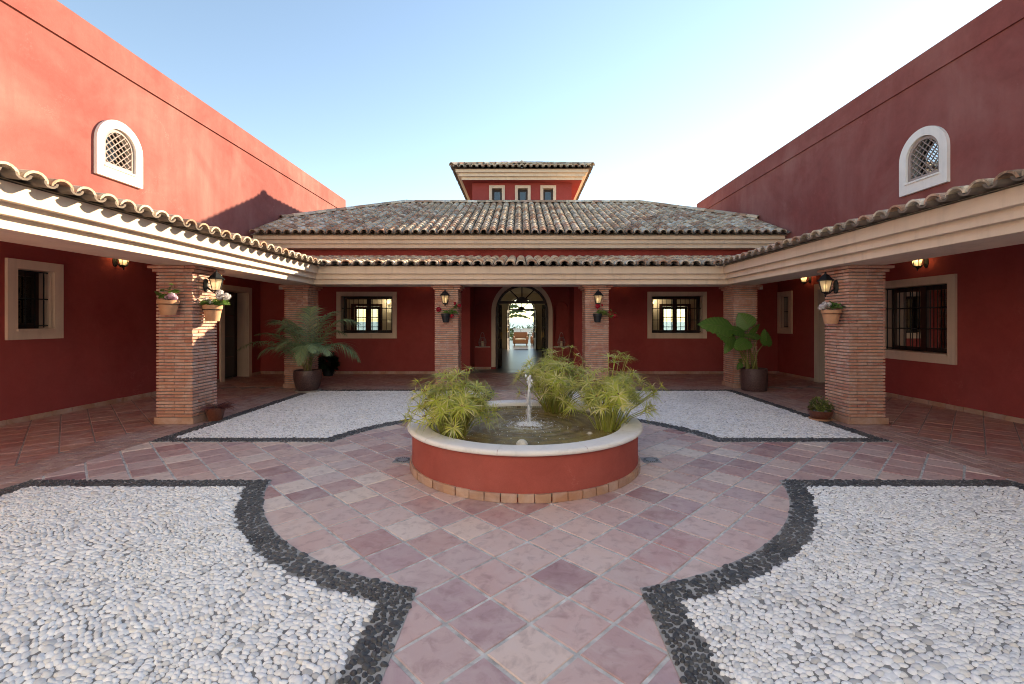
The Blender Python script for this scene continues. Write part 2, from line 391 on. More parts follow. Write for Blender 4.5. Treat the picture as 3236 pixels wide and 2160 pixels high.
# ------------------------------------------------------------------ ground, sea, garden land
gm = MB(); NR = [0, 8, 20, 34, 40, 55, 80, 120, 200, 400, 900, 2000, 5000]; NA = 72
def gz(x, y):
    if y < 38: z = -.06
    else: z = -.06 - min(60, (y-38)*.055 + max(0, y-200)*.03)
    r = math.hypot(x, y-10)
    if y <= 38 and r > 60: z -= min(10, (r-60)*.01)
    return z
pts = []; 
for i, r in enumerate(NR):
    for k in range(NA if i else 1):
        th = 2*PI*k/NA; x, y = r*math.sin(th), 10+r*math.cos(th)
        pts.append((x, y, gz(x, y)))
fs = [(0, 1+k, 1+(k+1) % NA) for k in range(NA)]
for i in range(1, len(NR)-1):
    a = 1+(i-1)*NA; b = a+NA
    fs += [(a+k, b+k, b+(k+1) % NA, a+(k+1) % NA) for k in range(NA)]
g = link('ground', mk_mesh('ground', pts, fs, GROUND)); tag(g, 'dry earth ground falling away to the coast', 'ground', kind='structure')
sm = MB(); sm.lathe([(.01, -34), (45000, -34)], (0, 0, 0), 64)
s = sm.build('sea', SEA); tag(s, 'pale blue sea on the horizon seen through the doorway', 'sea', kind='structure')

# ------------------------------------------------------------------ courtyard paving
def tile_mesh(name, half, th, bev, mat):
    h, b = half, bev
    v = [(-h,-h,-th),(h,-h,-th),(h,h,-th),(-h,h,-th), (-h,-h,-b),(h,-h,-b),(h,h,-b),(-h,h,-b), (-h+b,-h+b,0),(h-b,-h+b,0),(h-b,h-b,0),(-h+b,h-b,0)]
    f = [(8,9,10,11)]+[(i,(i+1)%4,4+(i+1)%4,4+i) for i in range(4)]+[(4+i,4+(i+1)%4,8+(i+1)%4,8+i) for i in range(4)]
    return mk_mesh(name, v, f, mat)
def lay_tiles(floor, name, me, pitch, ox, oy, keep, zt=0.0, limit=300):
    lat = []
    d = pitch/math.sqrt(2)
    for i in range(-60, 61):
        for j in range(-60, 61):
            x, y = ox+d*(i+j), oy+d*(i-j)+d      # tile centres between lattice vertices
            if keep(x, y): lat.append((x, y))
    lat.sort(key=lambda p: math.hypot(*p))
    Ms = []
    for (x, y) in lat:
        M = Matrix.Translation((x, y, zt+random.uniform(-.0015, .0015))) @ Matrix.Rotation(R(45+random.choice((0,90,180,270))+random.uniform(-.4,.4)), 4, 'Z') @ Matrix.Rotation(R(random.uniform(-.25,.25)), 4, 'X') @ Matrix.Rotation(R(random.uniform(-.25,.25)), 4, 'Y')
        Ms.append(M)
    for M in Ms[:limit]: inst(name, me, floor, M)
    if Ms[limit:]:
        o = join_inst(name+'_rest', [v.co for v in me.vertices], [tuple(p.vertices) for p in me.polygons], Ms[limit:], me.materials[0], floor, smooth=False); o['kind'] = 'stuff'
cf = B(-4.9, 4.9, -.5, 10.5, -.05, -.006).build('courtyard_floor', GROUT)
tag(cf, 'terracotta tiled courtyard floor with grey joints round the fountain', 'floor', kind='structure')
TM = tile_mesh('paver', .1434, .012, .004, TERRA)
def in_court(x, y):
    if abs(x) > 4.95 or y < -.3 or y > 10.35: return False
    r = math.hypot(x-XC, y-YC)
    if r < 1.02: return False
    return r < RC+.21 or PXA-.2 < x < PXB+.2 or PYA-.2 < y < PYB+.2
lay_tiles(cf, 'floor_tile', TM, .307, .046, 2.338, in_court)

PM = tile_mesh('porch_paver', .155, .012, .003, TERRAP)
def porch(label, x0, x1, y0, y1, keep):
    o = B(x0, x1, y0, y1, -.05, -.0065).build('porch_floor', GROUTP); tag(o, label, 'floor', kind='structure')
    lay_tiles(o, 'floor_tile', PM, .325, .02, 2.2, lambda x, y: x0+.02 < x < x1-.02 and y0+.02 < y < y1-.02 and keep(x, y))
    return o
porch('terracotta porch floor along the left wing', XL-.3, -4.905, -1.0, 10.5, lambda x, y: x > XL-.12 and x < -5.3)
porch('terracotta porch floor along the right wing', 4.905, XR+.3, -1.0, 10.5, lambda x, y: x < XR+.12 and x > 5.3)
porch('terracotta porch floor in front of the open door', -8.1, 8.0, 10.505, 14.75, lambda x, y: XL-.12 < x < XR+.12 and y > 10.8 and (y < YW+.1 or -1.45 < x < 1.5))
# edging bricks between court and porch
def edging(label, x0, x1, y0, y1, along, limit):
    o = B(x0, x1, y0, y1, -.04, -.0035).build('brick_edging', GROUT); tag(o, label, 'paving', kind='structure')
    me = tile_mesh('edging_brick', .066, .008, .0025, STRIP)   # stretched along its run
    Ms = []; nrow = 4; W = (x1-x0) if along == 'y' else (y1-y0); rw = W/nrow
    L = .29; a0, a1 = (y0, y1) if along == 'y' else (x0, x1)
    for r in range(nrow):
        a = a0-(L/2 if r % 2 else 0)
        while a < a1:
            s0, s1 = max(a, a0), min(a+L, a1)
            if s1-s0 > .05:
                c = (s0+s1)/2; sc = (s1-s0-.012)/.132; w = (x0 if along == 'y' else y0)+rw*(r+.5); sw = (rw-.012)/.132
                if along == 'y': M = Matrix.Translation((w, c, .0035)) @ Matrix.Diagonal((sw, sc, 1, 1))
                else: M = Matrix.Translation((c, w, .0035)) @ Matrix.Diagonal((sc, sw, 1, 1))
                Ms.append(M)
            a += L
    Ms.sort(key=lambda M: M.translation.length)
    Ms1 = [M for M in Ms if M.translation.y > 1.5][:limit]; ids = set(map(id, Ms1)); rest = [M for M in Ms if id(M) not in ids]
    for M in Ms1: inst('brick', me, o, M)
    if rest:
        q = join_inst('brick_rest', [v.co for v in me.vertices], [tuple(p.vertices) for p in me.polygons], rest, STRIP, o, smooth=False); q['kind'] = 'stuff'
edging('brick edging strip between left pebble beds and porch', -5.42, -4.79, -1, 10.285, 'y', 130)
edging('brick edging strip between right pebble beds and porch', 4.79, 5.42, -1, 10.285, 'y', 130)
edging('brick edging strip across the back porch', -5.42, 5.42, 10.29, 10.85, 'x', 160)

# pebble beds: mortar slab with white pebbles inside a dark pebble border
def bed_poly(sx, sy, off=0.0):
    px = (PXA if sx < 0 else PXB)+sx*off; py = (PYA if sy < 0 else PYB)+sy*off
    ex = sx*(EDGE-off); ey = (YB0+off) if sy < 0 else (YB1-off); rr = RC+off
    ya = YC+sy*math.sqrt(rr*rr-(px-XC)**2); xa = XC+sx*math.sqrt(rr*rr-(py-YC)**2)
    t0 = math.atan2(ya-YC, px-XC); t1 = math.atan2(py-YC, xa-XC)
    d = (t1-t0+PI) % (2*PI)-PI
    arc = [(XC+rr*math.cos(t0+d*i/24), YC+rr*math.sin(t0+d*i/24)) for i in range(25)]
    return [(px, ey)]+arc+[(ex, py), (ex, ey)]
BW = .185
def bed_dist(x, y, sx, sy):
    d1 = sx*(x-(PXA if sx < 0 else PXB)); d2 = sy*(y-(PYA if sy < 0 else PYB)); d3 = math.hypot(x-XC, y-YC)-RC
    d4 = EDGE-abs(x); d5 = (y-YB0) if sy < 0 else (YB1-y)
    return min(d1, d2, d3, d4, d5)
def pebbles(sx, sy):
    """laid patch by patch: each patch a skewed grid with its own direction"""
    out = [[], []]
    x0, x1 = (-EDGE, PXA) if sx < 0 else (PXB, EDGE); y0, y1 = (YB0, PYA) if sy < 0 else (PYB, YB1)
    for dark in (0, 1):
        A, Bq = (.0425, .0245) if not dark else (.041, .027)
        t0 = .45*sx-(.2 if sy > 0 else 0); c, s_ = math.cos(t0), math.sin(t0); mx, my = (x0+x1)/2, (y0+y1)/2
        rad = 4.2; n = int(rad/Bq); m = int(rad/A)
        U, V = np.meshgrid(np.arange(-m, m+1), np.arange(-n, n+1)); U = U.ravel().astype(float); V = V.ravel().astype(float)
        U = (U+.5*(V % 2)+.35*np.sin(V*1.7+U*.05)+rng.normal(0, .13, len(U)))*A; V = (V+rng.normal(0, .13, len(V)))*Bq
        X = mx+U*c-V*s_; Y = my+U*s_+V*c
        f1 = lambda x, y: .055*np.sin(4.1*x+2.3*y+sx)+.03*np.sin(9.0*y-3*x+1.7*sy)
        f2 = lambda x, y: .060*np.sin(3.7*y-2.9*x+2*sy)+.03*np.sin(8.3*x+2*y+sx)
        e = .01
        rot = .5*((f2(X+e, Y)-f2(X-e, Y))-(f1(X, Y+e)-f1(X, Y-e)))/(2*e)
        dv = ((f1(X+e, Y)-f1(X-e, Y))+(f2(X, Y+e)-f2(X, Y-e)))/(2*e)
        X2 = X+f1(X, Y); Y2 = Y+f2(X, Y)
        ok = (X2 > x0) & (X2 < x1) & (Y2 > y0) & (Y2 < y1)
        for x, y, r_, g_ in zip(X2[ok], Y2[ok], rot[ok], 1+.55*dv[ok]):
            d = bed_dist(x, y, sx, sy)
            if dark:
                if not .010 < d < BW+.004: continue
            elif d < BW+.008: continue
            k = math.exp(random.gauss(0, .15)); big = 1.4 if random.random() < .06 else 1.0
            k *= g_*(.90 if dark else 1.0)
            out[dark].append((x, y, t0+r_+random.gauss(0, .26), A*.57*k*big, Bq*.65*k*big*random.uniform(.85, 1.15), random.uniform(.008, .015)))
    return out
def pebble_obj(name, data, mat, parent, zb):
    P = np.array(data); n = len(P); K = 8
    th = np.arange(K)*2*PI/K
    ring = np.stack([np.cos(th), np.sin(th)], 1)
    jit = 1+rng.normal(0, .07, (n, K))
    tilt = rng.normal(0, .10, (n, 2))
    V = np.zeros((n, 2*K+1, 3))
    for j, (sc, zz) in enumerate(((1.0, 0.0), (.74, .78))):
        lx = ring[None, :, 0]*sc*P[:, 3, None]*jit; ly = ring[None, :, 1]*sc*P[:, 4, None]*jit
        V[:, j*K:(j+1)*K, 0] = P[:, 0, None]+lx*np.cos(P[:, 2, None])-ly*np.sin(P[:, 2, None])
        V[:, j*K:(j+1)*K, 1] = P[:, 1, None]+lx*np.sin(P[:, 2, None])+ly*np.cos(P[:, 2, None])
        V[:, j*K:(j+1)*K, 2] = zb-.002+P[:, 5, None]*zz+(lx*tilt[:, :1]+ly*tilt[:, 1:])*(1 if j else .0)
    V[:, 2*K, 0] = P[:, 0]; V[:, 2*K, 1] = P[:, 1]; V[:, 2*K, 2] = zb-.002+P[:, 5]
    F = [(i, (i+1) % K, K+(i+1) % K, K+i) for i in range(K)]; T = [(K+i, K+(i+1) % K, 2*K) for i in range(K)]
    base = (np.arange(n)*(2*K+1))[:, None]
    q = (np.array(F).reshape(1, -1)+base).reshape(n, -1); t = (np.array(T).reshape(1, -1)+base).reshape(n, -1)
    loops = np.concatenate([q, t], 1).ravel().astype(np.int32)
    cnt = np.tile(np.array([4]*K+[3]*K), n); start = np.concatenate([[0], np.cumsum(cnt)[:-1]]).astype(np.int32)
    me = bpy.data.meshes.new(name); me.vertices.add(n*(2*K+1)); me.vertices.foreach_set('co', V.reshape(-1).astype(np.float32))
    me.loops.add(len(loops)); me.loops.foreach_set('vertex_index', loops)
    me.polygons.add(len(cnt)); me.polygons.foreach_set('loop_start', start)
    a = me.attributes.new('rnd', 'FLOAT', 'POINT'); a.data.foreach_set('value', np.repeat(rng.random(n), 2*K+1).astype(np.float32))
    me.update(calc_edges=True); me.shade_smooth(); me.materials.append(mat)
    o = link(name, me, parent); o['kind'] = 'stuff'; return o
BEDN = {(-1,-1): 'white pebble bed with dark border, near left of the path', (1,-1): 'white pebble bed with dark border, near right of the path',
        (-1,1): 'white pebble bed with dark border, in front of the palm', (1,1): 'white pebble bed with dark border, in front of the elephant ear'}
for (sx, sy), lab in BEDN.items():
    bd = MB().prism(bed_poly(sx, sy), -.03, .0045).build('pebble_bed', BEDD); tag(bd, lab, 'paving', kind='structure')
    MB().prism(bed_poly(sx, sy, BW), -.02, .0065).build('white_mortar', BEDW, bd)
    w, d = pebbles(sx, sy)
    pebble_obj('white_pebbles', w, PEBW, bd, .0065); pebble_obj('dark_pebbles', d, PEBD, bd, .0045)

# ------------------------------------------------------------------ walls with openings
def wall_mesh(mb, f, a0, a1, z0, z1, th, holes):
    """f(a, z, depth) -> world. holes: (ha0, ha1, hz0, hz1, arch_centre_z or None)"""
    As = sorted({a0, a1, *[h[0] for h in holes], *[h[1] for h in holes]}); Zs = sorted({z0, z1, *[h[2] for h in holes], *[h[3] for h in holes]})
    solid = lambda i, j: 0 <= i < len(As)-1 and 0 <= j < len(Zs)-1 and not any(h[0]-1e-6 <= As[i] and As[i+1] <= h[1]+1e-6 and h[2]-1e-6 <= Zs[j] and Zs[j+1] <= h[3]+1e-6 for h in holes)
    def q(*p): mb.add([f(*x) for x in p], [(0, 1, 2, 3)])
    for i in range(len(As)-1):
        for j in range(len(Zs)-1):
            if not solid(i, j): continue
            l, r, b, t = As[i], As[i+1], Zs[j], Zs[j+1]
            q((l,b,0),(r,b,0),(r,t,0),(l,t,0)); q((l,b,th),(l,t,th),(r,t,th),(r,b,th))
            if not solid(i-1, j): q((l,b,0),(l,t,0),(l,t,th),(l,b,th))
            if not solid(i+1, j): q((r,b,0),(r,b,th),(r,t,th),(r,t,0))
            if not solid(i, j-1): q((l,b,0),(l,b,th),(r,b,th),(r,b,0))
            if not solid(i, j+1): q((l,t,0),(r,t,0),(r,t,th),(l,t,th))
    for h in holes:
        if h[4] is None: continue
        c = (h[0]+h[1])/2; rr = (h[1]-h[0])/2; n = 20; top = h[3]
        P = [(c-rr*math.cos(PI*i/n), h[4]+rr*math.sin(PI*i/n)) for i in range(n+1)]
        for (aa, za), (ab, zb) in zip(P, P[1:]):
            tt = max(top, za, zb)
            for d in (0, th): q((aa,za,d),(ab,zb,d),(ab,tt,d),(aa,tt,d))
            q((aa,za,0),(ab,zb,0),(ab,zb,th),(aa,za,th))
FB = lambda a, z, d: (a, YW+d, z)
FD = lambda a, z, d: (a, YD+d, z)
FL_ = lambda a, z, d: (XL-d, a, z)
FR_ = lambda a, z, d: (XR+d, a, z)
FROOM = lambda a, z, d: (a, YROOM+d, z)
FH = lambda a, z, d: (a, YH+d, z)
def fbox(mb, f, a0, a1, z0, z1, d0, d1):
    p = [f(a, z, d) for d in (d0, d1) for (a, z) in ((a0,z0),(a1,z0),(a1,z1),(a0,z1))]
    mb.add(p, [(0,1,2,3),(7,6,5,4),(0,4,5,1),(1,5,6,2),(2,6,7,3),(3,7,4,0)]); return mb
def arch_ring(mb, f, c, zc, r0, r1, zb, d0, d1, n=22, legs=True):
    P = []
    for i in range(n+1):
        t = PI*i/n; P.append((c-math.cos(t), math.sin(t)))
    prof = [(c-r*math.cos(PI*i/n), zc+r*math.sin(PI*i/n)) for r in (r0, r1) for i in range(n+1)]
    A = prof[:n+1]; O = prof[n+1:]
    if legs: A = [(c-r0, zb)]+A+[(c+r0, zb)]; O = [(c-r1, zb)]+O+[(c+r1, zb)]
    m = len(A); v = [f(a, z, d) for d in (d0, d1) for (a, z) in A+O]; q = []
    for i in range(m-1):
        q += [(i, i+1, m+i+1, m+i), (2*m+i, 3*m+i, 3*m+i+1, 2*m+i+1), (i, 2*m+i, 2*m+i+1, i+1), (m+i, m+i+1, 3*m+i+1, 3*m+i)]
    q += [(0, m, 3*m, 2*m), (m-1, 3*m-1, 4*m-1, 2*m-1)]
    mb.add(v, q); return mb
def window(house, f, a0, a1, z0, z1, sw, swb, depth, nbar, nrail, mull=1, name='window', surr=None, frame=True):
    w = MB(); t = .045
    fbox(w, f, a0-sw, a0, z0-swb, z1+sw, -t, .01); fbox(w, f, a1, a1+sw, z0-swb, z1+sw, -t, .01)
    fbox(w, f, a0, a1, z1, z1+sw, -t+.001, .01); fbox(w, f, a0, a1, z0-swb, z0, -t+.001, .01)
    for (l, r) in ((a0, a0+.002), (a1-.002, a1)): fbox(w, f, l, r, z0, z1, .0101, depth+.06)       # painted reveals
    fbox(w, f, a0, a1, z1-.002, z1, .0101, depth+.06)
    W = w.build(name, surr or SURR, house)
    fbox(MB(), f, a0-.02, a1+.02, z0-.03, z0+.004, -t-.03, depth+.05).build('sill', surr or SURR, W)
    if frame:
        fr = MB(); fw = .085
        fbox(fr, f, a0+.003, a0+fw, z0+.006, z1-.004, depth, depth+.06); fbox(fr, f, a1-fw, a1-.003, z0+.006, z1-.004, depth, depth+.06)
        fbox(fr, f, a0+fw, a1-fw, z0+.006, z0+.006+fw, depth+.001, depth+.059); fbox(fr, f, a0+fw, a1-fw, z1-.004-fw, z1-.004, depth+.001, depth+.059)
        cuts = [a0+fw]
        for i in range(mull):
            c = a0+(a1-a0)*(i+1)/(mull+1); fbox(fr, f, c-.06, c+.06, z0+fw, z1-fw, depth-.01, depth+.055); cuts += [c-.06, c+.06]
        cuts.append(a1-fw); fr.build('frame', WOOD, W)
        for i in range(0, len(cuts), 2):
            fbox(MB(), f, cuts[i]-.01, cuts[i+1]+.01, z0+fw, z1-fw, depth+.025, depth+.031).build('pane', GLASS, W)
    bd = .07
    for i in range(nbar):
        a = a0+(a1-a0)*(i+.5)/nbar; fbox(MB(), f, a-.0065, a+.0065, z0+.02, z1-.02, bd-.0065, bd+.0065).build('bar', IRON, W)
    for i in range(nrail):
        z = z0+.05+(z1-z0-.07)*(i/(nrail-1) if nrail > 1 else .5); fbox(MB(), f, a0-.001, a1+.001, z-.009, z+.009, bd-.003, bd+.0095).build('rail', IRON, W)
    return W
def skirting(parent, f, a0, a1, hgt=.078, L=.335, wall='s'):
    a = a0; ms = MB(); fbox(ms, lambda p, z, d: (p, d, z), .003, L-.003, .001, hgt, -.016, .004)
    i = 0
    while a < a1-.05:
        e = min(a+L, a1)-.006
        mb = fbox(MB(), f, a+.003, e, .001, hgt+random.uniform(-.003, .003), -.016-random.uniform(0, .003), .004)
        mb.build('skirting_tile', SKIRT, parent); a += L

# ------------------------------------------------------------------ roof tiles
def roof_tile_geo(r0=.108, r1=.080, L=.40, th=.026, seg=8, flip=False):
    v = []; f = []
    for (y, r) in ((0, r0), (L, r1)):
        for t in (0, th):
            for k in range(seg+1):
                a = PI*k/seg; x = -(r-t)*math.cos(a); z = (r-t)*math.sin(a)*.82
                v.append((x, y, -z if flip else z))
    n = seg+1
    for k in range(seg):
        f += [(k, k+1, 2*n+k+1, 2*n+k), (n+k+1, n+k, 3*n+k, 3*n+k+1), (k+1, k, n+k, n+k+1)]
    return v, f
CV, CF = roof_tile_geo(); PV, PF = roof_tile_geo(.070, .084, .40, .024, 6, True)
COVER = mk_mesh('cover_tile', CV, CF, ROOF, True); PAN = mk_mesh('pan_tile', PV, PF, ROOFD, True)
COVER.set_sharp_from_angle(angle=R(40)); PAN.set_sharp_from_angle(angle=R(40))
PITCH = .24; EXPO = .272
def tile_slope(roof, O, ex, es, cols, smax, nmax=300, eave_first=True, hide=None):
    """O eave origin, ex across, es up-slope, cols x positions; smax(x)->slope length (smin, smax)"""
    ex = Vector(ex).normalized(); es = Vector(es).normalized(); en = ex.cross(es).normalized()
    if en.z < 0: en = -en
    def MM(x, s, h):
        wob = Matrix.Rotation(R(random.gauss(0, .7)), 4, 'Z') @ Matrix.Rotation(R(random.gauss(-1.6, .5)), 4, 'X')
        base = Matrix(((ex.x, es.x, en.x, 0), (ex.y, es.y, en.y, 0), (ex.z, es.z, en.z, 0), (0, 0, 0, 1)))
        p = Vector(O)+ex*(x+random.gauss(0, .003))+es*(s+random.gauss(0, .004))+en*(h+random.gauss(0, .002))
        return Matrix.Translation(p) @ base @ wob
    items = []
    for x in cols:
        lo, hi = smax(x); i = 0; s = lo
        while s < hi-.05:
            if i == 0 or s > lo: items.append((i, MM(x, s, .052), 0))
            s += EXPO; i += 1
        xp = x+PITCH/2; lo, hi = smax(xp); s = lo-.015; i = 0
        while s < hi-.05: items.append((i, MM(xp, s, .078), 1)); s += EXPO; i += 1
    items.sort(key=lambda t: t[0]+(0 if t[2] == 0 or t[0] == 0 else 100))
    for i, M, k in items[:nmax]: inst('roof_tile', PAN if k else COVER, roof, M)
    rest = items[nmax:]
    for k, (tv, tf, nm) in enumerate(((CV, CF, 'upper_cover_tiles'), (PV, PF, 'upper_channel_tiles'))):
        Ms = [M for i, M, kk in rest if kk == k]
        if Ms:
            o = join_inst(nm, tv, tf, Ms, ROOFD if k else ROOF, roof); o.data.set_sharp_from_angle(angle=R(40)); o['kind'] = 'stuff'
RV, RF = roof_tile_geo(.135, .115, .42, .016, 8); RIDGE = mk_mesh('ridge_tile', RV, RF, ROOF, True); RIDGE.set_sharp_from_angle(angle=R(40))
def ridge(roof, a, b, rise=.06):
    a = Vector(a); b = Vector(b); d = b-a; n = max(1, int(d.length/.34)); es = d.normalized(); ex = es.cross(Vector((0,0,1))).normalized(); en = ex.cross(es)
    for i in range(n):
        p = a+d*(i/n)+en*rise
        M = Matrix(((ex.x, es.x, en.x, p.x), (ex.y, es.y, en.y, p.y), (ex.z, es.z, en.z, p.z), (0,0,0,1))) @ Matrix.Rotation(R(random.gauss(1.5, .5)), 4, 'X') @ Matrix.Rotation(R(random.gauss(0, .8)), 4, 'Z')
        inst('ridge_tile', RIDGE, roof, M)

# ------------------------------------------------------------------ central house
house = thing('central_house', 'central red house with big tiled hip roof, arched doorway and small tower', 'house', (0, YW, 0))
wb = MB()
wall_mesh(wb, FB, XL+.002, XR-.002, -.04, 4.02, .3, [(-5.31, -3.785, 1.20, 2.30, None), (3.86, 5.356, 1.20, 2.30, None), (-1.50, 1.57, -.04, 2.95, None)])
W = wb.build('front_wall', RED, house)
rw = MB()
wall_mesh(rw, FD, -1.502, 1.572, -.04, 3.0, .25, [(-.82, .89, -.04, 2.742, 1.887), (-1.47, -1.0, .73, 2.2, 1.965), (1.07, 1.54, .73, 2.2, 1.965)])
fbox(rw, FD, -1.49, -.985, .70, 2.25, .2, .249); fbox(rw, FD, 1.055, 1.56, .70, 2.25, .2, .249)
rw.box(-1.56, -1.50, YW+.3, YD+.25, -.04, 3.0); rw.box(1.57, 1.63, YW+.3, YD+.25, -.04, 3.0); rw.box(-1.56, 1.63, YW+.301, YD+.25, 2.951, 3.01)
rw.build('recess_wall', RED, house)
for a0, a1 in ((-1.47, -1.0), (1.07, 1.54)): fbox(MB(), FD, a0-.01, a1+.01, .715, .731, -.02, .2).build('niche_shelf', STONE, house)
arch_ring(MB(), FD, .035, 1.887, .853, .985, .08, -.05, .255).build('door_surround', SURR, house)
skirting(W, FB, XL+.02, -1.50); skirting(W, FB, 1.57, XR-.02); skirting(W, FD, -1.49, -.96); skirting(W, FD, 1.03, 1.56)
for (a0, a1) in ((-5.31, -3.785), (3.86, 5.356)): window(house, FB, a0, a1, 1.20, 2.30, .125, .15, .17, 11, 4)
# interior: hall and two rooms
inn = MB()
inn.box(-HALLX-.1, -HALLX, YD+.25, YH, -.04, 3.4); inn.box(HALLX, HALLX+.1, YD+.25, YH, -.04, 3.4)
inn.box(-HALLX-.1, -1.5605, YD+.13, YD+.2495, -.04, 3.4); inn.box(1.6305, HALLX+.1, YD+.13, YD+.2495, -.04, 3.4)
inn.box(XL+.02, XR-.02, YW+.302, YROOM, 3.12, 3.2); inn.box(-HALLX-.1, HALLX+.1, YROOM+.002, YH, 3.12, 3.2)
wall_mesh(inn, FROOM, XL+.002, -HALLX-.102, -.04, 4.2, .25, [(-7.15, -6.05, .0, 2.2, None)])
wall_mesh(inn, FROOM, HALLX+.102, XR-.002, -.04, 4.2, .25, [(6.05, 7.15, .0, 2.2, None)])
wall_mesh(inn, FH, -HALLX-.1, HALLX+.1, -.04, 4.2, .3, [(-.72, .79, -.04, 2.93, 2.175)])
inn.build('interior_wall', INTW, house)
ifl = MB(); ifl.box(XL+.02, XR-.02, YW+.301, YROOM+.24, -.05, .002); ifl.box(-HALLX, HALLX, YROOM+.241, YH+.3, -.05, .002); ifl.box(-1.5, 1.57, YD-.02, YD+.3, -.05, .0035)
ifl.build('interior_floor', HALLF, house)
# doors with fanlights
def fan(f, c, zc, r, zt, dep, name):
    D = arch_ring(MB(), f, c, zc, r-.075, r-.004, .0, dep, dep+.09)
    hw = math.sqrt((r-.07)**2-(zt-zc)**2) if zt-zc < r-.07 else .1
    fbox(D, f, c-hw, c+hw, zt, zt+.085, dep+.005, dep+.085)
    top = zc+r-.07
    for ang in (45, 90, 135):
        t = R(ang); L = r*.95
        e = (c+math.cos(t)*L*.9, zt+.05+math.sin(t)*L*.9)
        while math.hypot(e[0]-c, e[1]-zc) > r-.04: e = (c+(e[0]-c)*.96, zt+.05+(e[1]-zt-.05)*.96)
        D.bar(f(c, zt+.05, dep+.045), f(e[0], e[1], dep+.045), .035)
    n = 12; hub = [(c+.2*math.cos(PI*i/n), zt+.06+.16*math.sin(PI*i/n)) for i in range(n+1)]
    v = [f(a, z, d) for d in (dep+.03, dep+.06) for a, z in hub]; m = n+1
    D.add(v, [tuple(range(m)), tuple(range(2*m-1, m-1, -1))]+[(i, i+1, m+i+1, m+i) for i in range(n)])
    return D.build(name, WOOD, house)
fan(FD, .035, 1.887, .853, 2.13, .10, 'arched_door_frame'); fan(FH, .035, 2.175, .75, 2.17, .1, 'arched_door_frame')
def leaf(hx, hy, ang, w, h, sgn):
    M = Matrix.Translation((hx, hy, .01)) @ Matrix.Rotation(ang, 4, 'Z')
    d = MB(); T = lambda x0, x1, y0, y1, z0, z1: d.mbox(M @ Matrix.Translation(((x0+x1)/2, (y0+y1)/2, (z0+z1)/2)), abs(x1-x0)/2, abs(y1-y0)/2, abs(z1-z0)/2)
    T(0, .09, -.025, .025, 0, h); T(w-.09, w, -.025, .025, 0, h); T(.09, w-.09, -.025, .025, 0, .2); T(.09, w-.09, -.025, .025, h-.12, h)
    for z in (.55, .95, 1.3, 1.65): T(.09, w-.09, -.024, .024, z, z+.05)
    T(w/2-.02, w/2+.02, -.023, .023, .2, h-.12); T(.09, w-.09, -.012, .012, .2, .6)
    D = d.build('door_leaf', WOOD, house)
    p = MB(); p.mbox(M @ Matrix.Translation((w/2, 0, 1.3)), w/2-.09, .004, .7); p.build('pane', GLASS, D)
    hd = MB(); hd.mbox(M @ Matrix.Translation((w-.045, -.03, 1.05)), .02, .008, .12); hd.mbox(M @ Matrix.Translation((w-.045, .03, 1.05)), .02, .008, .12); hd.build('handle', BRASS, D)
leaf(-.775, 14.95, R(83), .80, 2.1, 1); leaf(.845, 14.95, R(97), .80, 2.1, -1)
leaf(-.68, 25.55, R(-97), .70, 2.15, 1); leaf(.75, 25.55, R(-83), .70, 2.15, -1)
for sx, (a0, a1) in ((-1, (-7.15, -6.05)), (1, (6.05, 7.15))):
    d = MB(); c = (a0+a1)/2
    for (l, r) in ((a0, a0+.09), (c-.07, c+.07), (a1-.09, a1)): fbox(d, FROOM, l, r, .01, 2.19, .05, .11)
    for (b, t) in ((.01, .25), (2.08, 2.19)): fbox(d, FROOM, a0+.09, a1-.09, b, t, .051, .109)
    for z in (.8, 1.3, 1.7): fbox(d, FROOM, a0+.09, a1-.09, z, z+.03, .06, .1)
    fbox(d, FROOM, a0-.12, a0, 0.003, 2.3, -.02, .0); fbox(d, FROOM, a1, a1+.12, 0.003, 2.3, -.02, .0); fbox(d, FROOM, a0, a1, 2.19, 2.3, -.0201, 0)
    D = d.build('glazed_door', WOOD, house); fbox(MB(), FROOM, a0+.05, a1-.05, .1, 2.15, .08, .085).build('pane', GLASS, D)

# cornice bands, mitred
def ring_bands(parent, polys, name='cornice', mat=None):
    mb = MB()
    for pts, z0, z1 in polys:
        fine = []
        for (a, b) in zip(pts, pts[1:]+pts[:1]):
            n = max(1, int(math.dist(a, b)/.3))
            for i in range(n):
                j = .0025 if i else 0
                fine.append((a[0]+(b[0]-a[0])*i/n+random.uniform(-j, j), a[1]+(b[1]-a[1])*i/n+random.uniform(-j, j)))
        mb.prism(fine, z0, z1)
    return mb.build(name, mat or CREAM, parent)
UB = [(13.13, 3.67, 3.785), (13.05, 3.786, 3.90), (12.965, 3.901, 4.02)]
ring_bands(house, [([(XL+.05+.01*i, y), (XR-.05-.01*i, y), (XR-.05-.01*i, YW-.002), (XL+.05+.01*i, YW-.002)], z0, z1) for i, (y, z0, z1) in enumerate(UB)])
